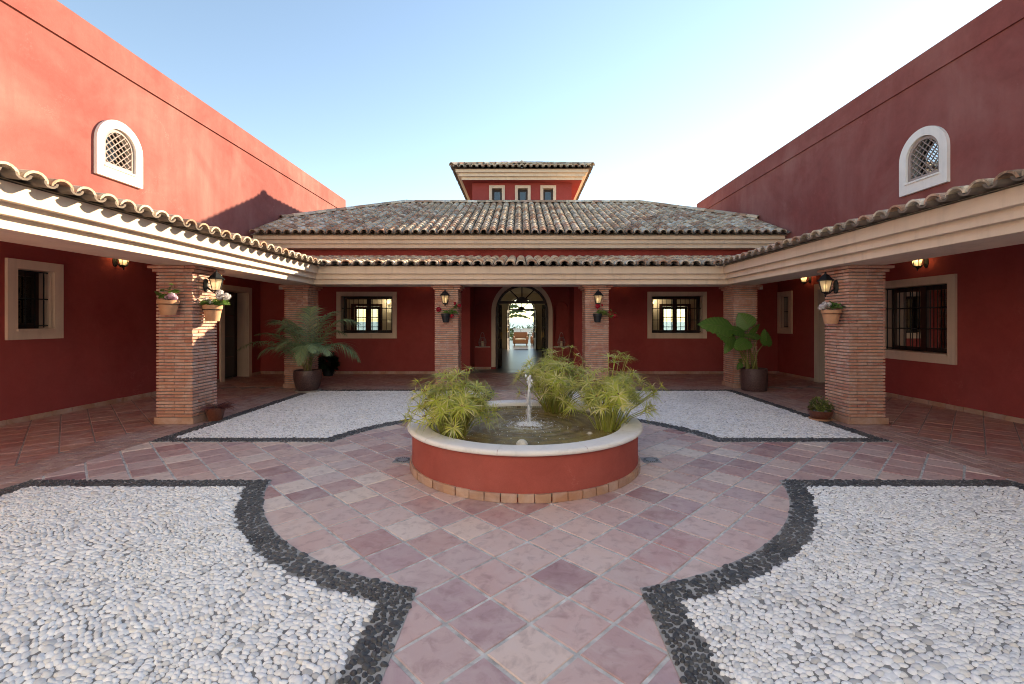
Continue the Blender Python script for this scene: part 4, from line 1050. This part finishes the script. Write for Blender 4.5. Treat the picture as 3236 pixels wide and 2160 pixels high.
# papyrus clumps
def papyrus(bx, by, label, n, hgt, spread, lean=(0, 0), seed=1, rb=.13):
    rs = random.Random(seed); t = thing('papyrus_plant', label, 'plant', (bx, by, WZ-.02), group='papyrus clumps in the fountain')
    stm, lf = MB(), MB(); tufts = MB()
    for i in range(n):
        a = rs.uniform(0, 2*PI); q = math.sqrt(rs.random()); b0 = Vector((bx+rb*q*math.cos(a)*rs.uniform(.6, 1), by+rb*q*math.sin(a)*rs.uniform(.6, 1), WZ-.02))
        out = q*spread*rs.uniform(.55, 1.1); h = hgt*(1-.45*q**2)*rs.uniform(.42, 1.0)
        tip = Vector((b0.x+out*math.cos(a)+lean[0]*rs.random(), b0.y+out*math.sin(a)+lean[1]*rs.random(), b0.z+h))
        mid = b0.lerp(tip, .5)+Vector((-(tip.x-b0.x)*.12, -(tip.y-b0.y)*.12, .03))
        stm.cur = rs.random(); stm.tube([b0, mid, tip], [.0048, .004, .003], 4, False)
        ax = (tip-mid).normalized(); s1 = ax.cross(Vector((0,0,1))); s1 = s1.normalized() if s1.length > .05 else Vector((1,0,0)); s2 = ax.cross(s1)
        m = rs.randint(19, 27); hue = rs.random()
        for k in range(m):
            th = 2*PI*k/m+rs.uniform(-.2, .2); d = (s1*math.cos(th)+s2*math.sin(th))+ax*rs.uniform(.05, .55)
            lf.cur = min(1, max(.001, hue*.6+rs.random()*.4)) if rs.random() > .12 else rs.uniform(.9, 1)
            lf.blade(tip+ax*rs.uniform(-.006, .006), d, ax, rs.uniform(.10, .215)*(.8+.2*hgt), rs.uniform(.007, .0125), rs.uniform(.35, 1.5), 4)
        if rs.random() < .4:
            tufts.cur = .5
            for k in range(7):
                tufts.ball(tip+Vector((rs.gauss(0, .012), rs.gauss(0, .012), .015+rs.random()*.015)), .006, 5, 3)
    for i in range(n//2):                    # low young shoots and dry blades at the base
        a = rs.uniform(0, 2*PI); b0 = Vector((bx+rb*.9*rs.random()*math.cos(a), by+rb*.9*rs.random()*math.sin(a), WZ-.02))
        lf.cur = rs.uniform(.05, 1); lf.blade(b0, Vector((math.cos(a)*.35, math.sin(a)*.35, 1)), Vector((math.cos(a), math.sin(a), 0)), rs.uniform(.15, .40), .009, .5, 4)
    stm.build('stems', PAPS, t); lf.build('leaves', PAPY, t)
    if tufts.v: tufts.build('seed_heads', simple('seed_head', (.20,.13,.05), .9) if 'seed_head' not in bpy.data.materials else bpy.data.materials['seed_head'], t)['kind'] = 'stuff'
    return t
papyrus(-.70, 4.68, 'low bushy papyrus clump at the left of the fountain', 125, .74, .36, seed=3, rb=.14)
papyrus(.45, 5.95, 'tall papyrus clump at the back of the fountain, behind the jet', 130, .92, .42, seed=5, rb=.15)
papyrus(.95, 4.93, 'papyrus clump at the right of the fountain, leaning outwards', 105, .86, .40, (.16, .05), seed=8, rb=.13)

# floor drains
for x, lab in ((-1.317, 'round slotted floor drain left of the fountain'), (1.45, 'round slotted floor drain right of the fountain')):
    t = thing('floor_drain', lab, 'drain', (x, 5.08, .0), group='floor drains')
    B(-.095, .095, -.095, .095, -.005, .0045).build('plate', METAL, t, local=True)
    MB().lathe([(.085, .0046), (.085, .0075), (.062, .0085), (.001, .0085)], (0, 0, 0), 32).build('cover', METAL, t, local=True)
    sl_ = MB()
    for k in range(20):
        th = 2*PI*k/20; sl_.mbox(Matrix.Rotation(th, 4, 'Z') @ Matrix.Translation((.068, 0, .0088)), .012, .0045, .0006)
    sl_.build('slots', IRON, t, local=True)

# ------------------------------------------------------------------ potted plants
def pot_mesh(t, prof, mat, name='pot', seg=28):
    o = MB().lathe(prof, (0, 0, 0), seg).build(name, mat, t, True, local=True); o.data.set_sharp_from_angle(angle=R(45)); return o
def flower_ball(mb, c, r, n, rs):
    for i in range(n):
        d = Vector((rs.gauss(0, 1), rs.gauss(0, 1), rs.gauss(0, 1)+.25)).normalized(); p = Vector(c)+d*r*rs.uniform(.75, 1.05); mb.cur = rs.random()
        s1 = d.orthogonal().normalized(); s2 = d.cross(s1); pr = r*.30*rs.uniform(.8, 1.25); v = [p+d*pr*.1]
        for k in range(5):
            th = 2*PI*k/5; v.append(p+(s1*math.cos(th)+s2*math.sin(th))*pr+d*rs.uniform(-.2, .35)*pr)
        mb.add(v, [(0, 1+k, 1+(k+1) % 5) for k in range(5)])
def round_leaf(mb, p, n, r, rs):
    n = Vector(n).normalized(); s1 = n.orthogonal().normalized(); s2 = n.cross(s1); K = 10; v = [Vector(p)-n*r*.18]; mb.cur = rs.random()
    for k in range(K):
        th = 2*PI*k/K+rs.uniform(-.1, .1); rr = r*(1.0 if k % 2 else .86)*rs.uniform(.92, 1.08)*(.35 if k == 0 else 1); v.append(Vector(p)+(s1*math.cos(th)+s2*math.sin(th))*rr+n*r*rs.uniform(-.08, .15))
    mb.add(v, [(0, 1+k, 1+(k+1) % K) for k in range(K)])
def geranium(p, label, rim, bot, h, potmat, leaves, blooms, petal, seed, side=(0, 0), leafr=.045, group='hanging flowerpots on the pillars'):
    """leaves: list of (centre, spread, count); blooms: list of (centre, radius)"""
    rs = random.Random(seed); t = thing('hanging_flowerpot', label, 'flowerpot', p, group=group)
    pot_mesh(t, [(.001, 0), (bot, 0), (bot+(rim-bot)*.72, h*.76), (rim*.98, h*.77), (rim, h), (rim*.90, h), (rim*.86, h*.82), (.001, h*.80)], potmat)
    MB().lathe([(.001, h*.84), (rim*.87, h*.83)], (0, 0, 0), 16).build('soil', SOIL, t, local=True)
    lf, stem, fl = MB(), MB(), MB()
    for c, sp_, n in leaves:
        for i in range(n):
            q = Vector((rs.gauss(0, sp_[0]), rs.gauss(0, sp_[1]), abs(rs.gauss(0, sp_[2]))))+Vector(c); n_ = Vector((q.x*2+rs.gauss(0, .4), q.y*2-.5+rs.gauss(0, .4), .7+rs.random()))
            round_leaf(lf, q, n_, leafr*rs.uniform(.6, 1.2), rs); stem.cur = .3
            stem.tube([(rs.gauss(0, .02), rs.gauss(0, .02), h*.8), q*.6+Vector((0, 0, h*.45)), q], .0022, 3, False)
    for c, r in blooms:
        flower_ball(fl, c, r, int(26+900*r), rs); stem.tube([(0, 0, h*.8), Vector(c)*.55+Vector((0, 0, h*.6)), c], .003, 4, False)
    lf.build('leaves', GER, t, local=True); stem.build('stems', PALMS, t, local=True)
    if blooms: fl.build('flowers', petal, t, local=True)
    br = MB(); sx, sy = side
    br.lathe([(rim*1.005, h*.70), (rim*1.03, h*.72), (rim*1.005, h*.74)], (0, 0, 0), 20); br.bar((0, 0, h*.2), (sx, sy, h*.2), .012); br.build('holder', IRON, t, local=True)
    return t
def PX(u, v, Y): return Vector(((u-1646)/1438*Y, Y, 1.55-(v-1015)/1438*Y))
def LEAF(c): return c
geranium((-5.19, 6.70, 1.645), 'clay pot with dark leaves and pink flowers on the front of the left pillar', .138, .092, .215, POTT,
         [((-.10, 0, .27), (.035, .03, .03), 8), ((.06, 0, .33), (.05, .03, .05), 10), ((0, -.02, .25), (.05, .04, .02), 8)], [((.075, -.03, .275), .055), ((.025, -.05, .255), .035), ((.115, -.02, .25), .035)], FLP, 11, (0, .15))
geranium((-4.795, 7.08, 1.555), 'clay pot of white geraniums on the sunlit side of the left pillar', .135, .092, .245, POTT,
         [((.0, 0, .27), (.085, .07, .05), 42), ((.10, -.03, .25), (.06, .06, .03), 22)], [((.12, -.02, .43), .055), ((.135, -.05, .375), .045), ((.215, .0, .38), .055), ((-.06, -.06, .33), .04), ((.03, -.08, .29), .03)], FLW, 12, (-.14, 0))
geranium((4.785, 7.02, 1.515), 'clay pot of white geraniums on the shaded right pillar', .132, .090, .21, POTT,
         [((.04, 0, .25), (.06, .05, .03), 26)], [((-.16, -.04, .265), .045), ((-.11, -.02, .30), .04), ((-.06, -.03, .29), .04), ((-.185, -.02, .235), .03)], FLW, 13, (.15, 0))
geranium((-1.72, 10.43, 1.53), 'black pot of red geraniums on the pillar left of the doorway', .105, .068, .20, POTB,
         [((0, 0, .22), (.05, .04, .03), 18), ((.16, 0, .20), (.07, .04, .04), 18), ((.24, 0, .32), (.035, .03, .06), 12)], [((-.16, -.03, .29), .06), ((.21, -.03, .43), .037), ((.31, -.02, .38), .045), ((.15, -.05, .14), .048)], FLR, 14, (0, .12), .038)
geranium((1.755, 10.43, 1.53), 'black pot of red geraniums trailing right on the pillar right of the doorway', .105, .068, .20, POTB,
         [((.03, 0, .22), (.05, .04, .03), 10), ((.18, 0, .18), (.07, .04, .05), 26), ((.30, 0, .12), (.06, .04, .05), 18)], [((0, -.03, .37), .058), ((.10, -.03, .39), .03), ((.40, -.02, .14), .048), ((.29, -.03, .17), .028), ((.27, 0, .24), .022)], FLR, 15, (0, .12), .036)

# potted palm
pp = thing('potted_palm', 'potted palm with arching fronds in a brown glazed pot by the left corner pillar', 'plant', (-4.72, 10.08, .006))
pot_mesh(pp, [(.001, .03), (.215, .03), (.255, .12), (.288, .28), (.292, .40), (.285, .47), (.262, .472), (.262, .42), (.001, .40)], POTG)
pot_mesh(pp, [(.001, .0), (.26, .0), (.285, .035), (.27, .038), (.25, .02), (.001, .02)], CONC, 'saucer')
MB().lathe([(.001, .43), (.262, .425)], (0, 0, 0), 20).build('soil', SOIL, pp, local=True)
def CP(x, y, dy=0.0): return PX(760+.1913*x, 950+.1913*y, 10.08+dy)-Vector((-4.72, 10.08, .006))
def frond(name, base, ctrl, tip, npair, maxl, mat, parent, rs, droop=1.0, w=.021):
    mb = MB(); rc = MB(); rc.cur = .4
    bz = lambda t: base*(1-t)**2+ctrl*2*t*(1-t)+tip*t*t
    rc.tube([bz(i/12) for i in range(13)], [.009*(1-.8*i/12) for i in range(13)], 5)
    hue = rs.uniform(0, .6)
    for i in range(npair):
        t = .22+.78*i/(npair-1); p = bz(t); d = (bz(min(1, t+.02))-bz(t-.02)).normalized()
        up = Vector((0, 0, 1)); sd = d.cross(up); sd = sd.normalized() if sd.length > .1 else Vector((1, 0, 0)); nn = sd.cross(d)
        L = maxl*(math.sin(PI*min(1, .18+.80*t))**.8)*rs.uniform(.85, 1.1)
        for s_ in (-1, 1):
            dd = d*(.60+.5*t)+sd*s_*.95+nn*rs.uniform(.0, .35); mb.cur = min(1, max(.001, hue+rs.uniform(-.15, .4)))
            mb.blade(p, dd, nn, L*rs.uniform(.85, 1.1), w, rs.uniform(.9, 1.9)*droop, 6, .4)
    o = mb.build(name, mat, parent, local=True); rc.build('rachis', PALMS, o, local=True); return o
rs = random.Random(21); pb_ = Vector((0, 0, .42))
for cx, cy, cd, tx, ty, td, L in ((560, 430, .0, 40, 830, .1, .30), (650, 560, -.2, 360, 930, -.35, .36), (820, 190, .1, 520, 420, .25, .36), (900, 240, -.1, 680, 560, -.25, .34),
        (1130, 200, .3, 1160, 180, .40, .34), (1000, 330, .45, 780, 330, .62, .32), (1420, 130, .0, 1900, 420, .1, .40), (1520, 380, -.15, 1900, 1000, -.25, .40), (1060, 380, -.35, 980, 1050, -.62, .36),
        (1330, 520, -.35, 1420, 900, -.60, .30), (760, 420, .15, 300, 600, .3, .26), (1380, 330, .35, 1700, 600, .62, .32), (1240, 260, -.1, 1560, 240, -.2, .36), (900, 470, -.3, 620, 820, -.55, .34), (1180, 460, -.45, 1200, 860, -.75, .32)):
    frond('frond', pb_+Vector((rs.gauss(0, .04), rs.gauss(0, .04), 0)), CP(1080+(cx-1080)*1.08, 1000+(cy-1000)*1.06, cd), CP(1080+(tx-1080)*1.08, 1000+(ty-1000)*1.08, td), 36, L*1.5, PALM, pp, rs)
for k in range(6): pass
ptk = MB()
for k in range(7):
    a = 2*PI*k/7; ptk.tube([(.05*math.cos(a), .05*math.sin(a), .40), (.09*math.cos(a), .09*math.sin(a), .62)], [.022, .012], 6)
ptk.build('trunk', simple('palm_trunk', (.20,.15,.08), .9), pp, True, local=True)

# potted elephant ear
EY0 = 10.19
ee = thing('potted_elephant_ear', 'elephant ear plant with big heart-shaped leaves in a brown glazed pot', 'plant', (5.22, EY0, .012))
pot_mesh(ee, [(.001, 0), (.255, 0), (.268, .02), (.276, .25), (.272, .485), (.262, .492), (.248, .487), (.246, .44), (.001, .42)], POTG)
MB().lathe([(.001, .445), (.25, .44)], (0, 0, 0), 20).build('soil', SOIL, ee, local=True)
def CE(x, y, dy=0.0): return PX(2190+.1913*x, 960+.1913*y, EY0+dy)-Vector((5.22, EY0, .012))
def ear_leaf(att, tip, nrm, W, rs, cup=.12):
    """heart-shaped leaf: attachment, tip, face normal, full width"""
    d = tip-att; L = d.length; d.normalize(); n = Vector(nrm); n = (n-d*n.dot(d)).normalized(); s = d.cross(n); mb = MB(); NT_, NS_ = 22, 10; hue = rs.uniform(.2, .9); lob = .42
    vs = []; vr = []
    for i in range(NT_+1):
        t = -lob+(1+lob)*i/NT_          # along the midrib, negative = lobes behind the petiole
        w = (W/2)*(max(0, 1-max(0, t)**1.7)**.62)*(1.0 if t > 0 else math.sqrt(max(0, 1-(t/lob)**2)))*1.06
        for j in range(-NS_, NS_+1):
            u = j/NS_; inner = 0.0
            if t < 0: inner = min(.9, .55*(-t/lob))*W/2*.35
            x = (inner*(1 if u >= 0 else -1) if t < 0 else 0)+u*max(0, w-inner if t < 0 else w)
            ph = (t*9.5-abs(u)*2.6)*2*PI*.62
            z = .012*math.sin(ph)*min(1, abs(u)*3)*(1-.3*abs(u))+cup*W*(abs(u)**1.6)*-.35+.014*math.sin(ph*1.7+rs.random()*.4)*abs(u)**3-.12*L*max(0, t)**2
            vs.append(att+d*(t*L-.10*L*u*u)+s*x+n*z); vr.append(min(1, max(.001, hue+.38*math.sin(ph)*min(1, abs(u)*2.5)-(.25 if abs(u) < .04 else 0))))
    m = 2*NS_+1; mb.cur = hue
    mb.add(vs, [(i*m+j, i*m+j+1, (i+1)*m+j+1, (i+1)*m+j) for i in range(NT_) for j in range(m-1)]); mb.r = vr
    return mb, [att, att+d*L*.5+n*(.004-.03*L), att+d*L*.93+n*(.004-.10*L)]
rs = random.Random(33)
LEAVES = [((480, 365, -.10), (95, 305, -.22), (.1, -.8, .55), .50), ((880, 312, .05), (745, 140, .12), (-.35, -.85, .25), .42), ((745, 445, -.05), (500, 385, -.15), (-.2, -.75, .65), .30),
          ((625, 575, -.18), (395, 450, -.30), (-.1, -.75, .65), .42), ((850, 640, -.22), (700, 735, -.40), (.1, -.75, .65), .32), ((1215, 600, -.10), (1200, 400, -.02), (.25, -.95, .1), .30),
          ((1000, 535, -.12), (850, 500, -.22), (0, -.6, .8), .20), ((620, 655, -.1), (515, 815, -.18), (-.5, -.8, .2), .20), ((1000, 445, .1), (1120, 325, .16), (.5, -.7, .3), .13), ((1080, 530, .05), (1180, 560, .12), (.1, -.6, .8), .2), ((780, 1010, -.05), (730, 1080, -.12), (-.3, -.8, .4), .12), ((800, 950, .05), (760, 920, .0), (-.3, -.8, .4), .12)]
foot = [(905, 1060), (990, 1085), (1065, 1095), (960, 1080)]
for i, (a, t, n, Wd) in enumerate(LEAVES):
    A, T = CE(*a), CE(*t); mb, rib = ear_leaf(A, T, n, Wd, rs); o = mb.build('leaf', EAR, ee, True, local=True)
    rb_ = MB(); rb_.cur = .6; rb_.tube(rib, [.006, .004, .001], 5); rb_.build('midrib', PALMS, o, True, local=True)
    fx, fy = foot[i % 4]; b = CE(fx, fy, rs.uniform(-.05, .08)); b.z = .43
    pt = MB(); pt.cur = .5; mid = b.lerp(A, .55)+Vector(((b.x-A.x)*.12, .05, .06)); pt.tube([b, b.lerp(mid, .5)+Vector((0, 0, .02)), mid, A], [.021 if i < 6 else .010, .015 if i < 6 else .008, .010, .006], 6); pt.build('petiole', PALMS, ee, True, local=True)
tk = MB(); tk.cur = .2; tk.tube([CE(905, 1080), CE(900, 1000), CE(890, 930)], [.055, .042, .02], 8); tk.build('trunk', PALMS, ee, True, local=True)

# small plants at the pillars
t = thing('succulent_bowl', 'low brown bowl with a small bushy succulent by the right pillar', 'plant', (4.70, 7.14, .012))
pot_mesh(t, [(.001, .022), (.125, .022), (.15, .06), (.172, .12), (.178, .145), (.165, .147), (.155, .12), (.001, .118)], POTR)
pot_mesh(t, [(.001, 0), (.15, 0), (.165, .022), (.158, .026), (.14, .012), (.001, .012)], POTT, 'saucer')
MB().lathe([(.001, .128), (.16, .126)], (0, 0, 0), 16).build('soil', BEDW, t, local=True)
mb = MB(); rs = random.Random(5)
for i in range(260):
    d = Vector((rs.gauss(0, 1), rs.gauss(0, 1), abs(rs.gauss(0, 1)))).normalized(); p = Vector((d.x*.15, d.y*.15, .16+d.z*.17))*rs.uniform(.75, 1.08); p.z = max(.14, p.z)
    for k in range(7):
        mb.cur = rs.random(); e = (d+Vector((rs.gauss(0, .6), rs.gauss(0, .6), rs.gauss(0, .5)))).normalized(); mb.blade(p, e, e.orthogonal(), rs.uniform(.022, .04), .009, .2, 2, .6)
mb.build('leaves', SUCC, t, local=True)
tw = MB()
for i in range(30):
    d = Vector((rs.gauss(0, 1), rs.gauss(0, 1), 1.2)).normalized(); tw.tube([(d.x*.02, d.y*.02, .12), (d.x*.13, d.y*.13, .14+d.z*.15)], [.006, .003], 4)
tw.build('stems', PAPS, t, local=True)
t = thing('trailing_pot_plant', 'clay pot of trailing purple foliage at the foot of the left pillar', 'plant', (-4.765, 7.10, .012))
pot_mesh(t, [(.001, 0), (.095, 0), (.125, .14), (.14, .17), (.142, .205), (.128, .206), (.12, .17), (.001, .165)], POTR)
MB().lathe([(.001, .18), (.125, .178)], (0, 0, 0), 16).build('soil', SOIL, t, local=True)
mb = MB()
for i in range(330):
    a = rs.uniform(0, 2*PI); q = rs.uniform(.02, .12); el = rs.uniform(.2, 1.1); mb.cur = rs.random(); r2 = 1.25 if math.cos(a) > .2 else .85
    mb.blade((q*math.cos(a), q*math.sin(a), .185), (math.cos(a), math.sin(a)*.9, el), (math.cos(a+1.5), math.sin(a+1.5), .3), rs.uniform(.12, .26)*r2, .007, rs.uniform(1.3, 2.6), 6)
mb.build('leaves', PURP, t, local=True)
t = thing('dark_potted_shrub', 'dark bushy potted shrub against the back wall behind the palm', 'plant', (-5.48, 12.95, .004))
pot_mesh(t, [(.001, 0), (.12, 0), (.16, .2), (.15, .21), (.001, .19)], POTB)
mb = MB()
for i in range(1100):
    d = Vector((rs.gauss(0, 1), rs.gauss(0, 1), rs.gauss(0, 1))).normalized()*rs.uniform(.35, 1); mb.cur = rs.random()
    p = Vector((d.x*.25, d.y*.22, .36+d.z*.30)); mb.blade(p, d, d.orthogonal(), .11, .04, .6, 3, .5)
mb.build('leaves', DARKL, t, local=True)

# wire candle lanterns in the niches
for x, lab in ((-1.25, 'wire candle lantern on the niche shelf left of the door'), (1.32, 'wire candle lantern in the niche right of the door')):
    t = thing('candle_lantern', lab, 'lantern', (x, YD+.09, .733), group='candle lanterns in the niches')
    cg = MB()
    prf = [(.07, .0), (.115, .06), (.125, .14), (.105, .23), (.065, .30)]
    for k in range(14):
        a = 2*PI*k/14; cg.tube([(r*math.cos(a), r*math.sin(a)*.62, z) for r, z in prf], .0028, 4, False)
    for r, z in (prf[0], prf[2], prf[4]): cg.tube([(r*math.cos(2*PI*k/20), r*math.sin(2*PI*k/20)*.62, z+.002) for k in range(21)], .0035, 4, False)
    cg.build('cage', METAL, t, local=True)
    MB().tube([(.06*math.cos(PI*k/12), 0, .30+.16*math.sin(PI*k/12)) for k in range(13)], .005, 5).build('handle', METAL, t, local=True)
    MB().lathe([(.001, .005), (.045, .005), (.045, .17), (.001, .175)], (0, 0, 0), 12).build('candle', CANDLE, t, local=True)
# small boxes at the top of the corner pillars
for x, lab in ((-5.60, 'small grey box under the beam by the left corner pillar'), (5.60, 'small grey box under the beam by the right corner pillar')):
    t = thing('junction_box', lab, 'box', (x, 10.66, ZSOF-.09), group='boxes under the beams')
    B(-.055, .055, -.03, .03, 0, .088).build('body', CONC, t, local=True)
    B(-.045, .045, -.034, -.0301, .01, .078).build('lid', CONC, t, local=True)

# ------------------------------------------------------------------ terrace and garden beyond the hall
o = B(-9, 9, YH+.31, 37, -.05, -.008).build('terrace', HALLF); tag(o, 'sunny terrace floor beyond the far door', 'terrace', kind='structure')
o = B(-.36, .40, 24.55, 25.05, .003, .016).build('doormat', MATM); tag(o, 'dark doormat at the far end of the hall', 'doormat')
def armchair(x, y, rz, label):
    t = thing('wicker_armchair', label, 'armchair', (x, y, -.007), rz, 'wicker chairs on the terrace')
    def rbox(nm, x0, x1, y0, y1, z0, z1, mat, seg=3, bev=.05):
        o = B(x0, x1, y0, y1, z0, z1).build(nm, mat, t, local=True); m = o.modifiers.new('round', 'BEVEL'); m.width = bev; m.segments = seg; return o
    rbox('seat', -.40, .40, -.38, .38, .12, .36, WICK); rbox('cushion', -.36, .36, -.38, .30, .361, .46, CUSH)
    rbox('backrest', -.46, .46, .30, .46, .12, .86, WICK, 4, .07)
    for sx in (-1, 1): rbox('arm', sx*.36, sx*.50, -.40, .32, .12, .60, WICK, 4, .06)
    for sx in (-1, 1):
        for sy in (-1, 1): MB().lathe([(.03, 0), (.04, .13)], (sx*.40, sy*.34, 0), 8).build('foot', WOODM, t, local=True)
armchair(-.02, 29.6, 0, 'wicker armchair on the terrace in the middle of the far doorway')
armchair(1.16, 29.8, R(-8), 'wicker armchair at the right edge of the far doorway')
def banana(x, y, label, leaves, seed):
    t = thing('banana_plant', label, 'plant', (x, y, -.03)); rs = random.Random(seed)
    st = MB(); st.tube([(0, 0, 0), (0, 0, 1.2)], [.10, .06], 8); st.build('stem', PAPS, t, True, local=True)
    for tx, tz, W in leaves:
        mb = MB(); b = Vector((0, 0, 1.0)); c = Vector((tx*.25, rs.uniform(-.3, .3), max(tz, 2.0)+.5)); e = Vector((tx, rs.uniform(-.4, .4), tz)); vs = []; n = 26
        for i in range(n+1):
            q = i/n; p = b*(1-q)**2+c*2*q*(1-q)+e*q*q; w = W*(0.015 if q < .35 else math.sin(PI*min(1, (q-.35)/.65*.93+.07))**.6)*(rs.uniform(.75, 1) if i % 3 else .45 if q > .4 else 1)
            vs += [p+Vector((0, -w*.35, -w)), p, p+Vector((0, w*.35, w*.8))]
        mb.cur = rs.random(); mb.add(vs, [(3*i+j, 3*i+j+1, 3*i+3+j+1, 3*i+3+j) for i in range(n) for j in (0, 1)])
        mb.build('leaf', BANA, t, local=True)
banana(-1.5, 31.5, 'dark banana plant seen at the left of the far doorway', [(1.4, 2.55, .24), (1.9, 2.2, .20), (.9, 3.1, .28), (2.2, 1.75, .16), (-.8, 2.6, .25)], 3)
banana(1.75, 32.5, 'dark banana plant seen at the right of the far doorway', [(-1.1, 1.95, .20), (-.7, 2.9, .24), (-1.5, 2.3, .16), (.8, 2.7, .25)], 4)
def shrub(name, x, y, z, r, h, label, cat, n, seed, mat=None, leafl=.12, trunk=True, group=None):
    rs = random.Random(seed); t = thing(name, label, cat, (x, y, z), group=group); mb = MB()
    for i in range(n):
        d = Vector((rs.gauss(0, 1), rs.gauss(0, 1), rs.gauss(0, 1))).normalized()*rs.uniform(.45, 1)*(1+.25*math.sin(i*.7)); mb.cur = rs.random()
        mb.blade((d.x*r, d.y*r, h*.6+d.z*h*.42), d+Vector((0, 0, .2)), d.orthogonal(), leafl*rs.uniform(.6, 1.3), leafl*.35, .5, 2, .5)
    mb.build('crown', mat or HEDG, t, local=True)
    tk = MB(); tk.tube([(0, 0, -.1), (.02*h, 0, h*.35), (0, 0, h*.75)], [r*.10, r*.07, r*.03], 6)
    for k in range(4):
        a = 2*PI*k/4; tk.tube([(0, 0, h*.3), (r*.5*math.cos(a), r*.5*math.sin(a), h*.65)], [r*.05, r*.02], 4)
    tk.build('trunk', WOODM, t, local=True)
for i, (x, y, r, h, lab) in enumerate(((-1.5, 37.6, .7, .8, 'sunlit garden bush at the left end of the terrace view'), (-.1, 38.6, .8, .7, 'low garden bush behind the middle armchair'), (1.6, 37.9, .8, 1.0, 'sunlit garden bush at the right end of the terrace view'))):
    shrub('garden_bush', x, y, gz(x, y), r, h, lab, 'bush', 420, 40+i, group='bushes beyond the terrace')
for i, (x, y, r, h, lab) in enumerate(((-5, 120, 4, 5, 'far dark tree left of the white house on the coast'), (3.5, 140, 4.5, 5.2, 'far dark tree right of the white house on the coast'), (-2.0, 165, 5, 6, 'far tree behind the white house on the coast'), (7.5, 160, 6, 8, 'tall far tree at the right of the coast view'))):
    shrub('far_tree', x, y, gz(x, y), r, h, lab, 'tree', 260, 60+i, BANA, 1.2, group='trees on the coast')
t = thing('coast_house', 'small white house on the coast seen through the hall', 'house', (.6, 105, gz(.6, 105)))
B(-2.2, 2.2, -2, 2, 0, 3.4).build('wall', WALLW, t, local=True); B(-2.4, 2.4, -2.2, 2.2, 3.401, 3.6).build('roof', WALLW, t, local=True)
for x in (-1.2, .8): B(x-.4, x+.4, -2.03, -2.0, 1.2, 2.4).build('window', WOOD, t, local=True)
for i in range(9):                       # terrace railing
    pass
rl = thing('terrace_railing', 'thin metal railing at the end of the terrace', 'railing', (0, 36.8, -.01))
for z in (.5, .95): MB().bar((-4, 0, z), (4, 0, z), .035).build('rail', IRON, rl, local=True)
for i in range(9): MB().bar((-4+i, 0, 0), (-4+i, 0, .95), .03).build('post', IRON, rl, local=True)
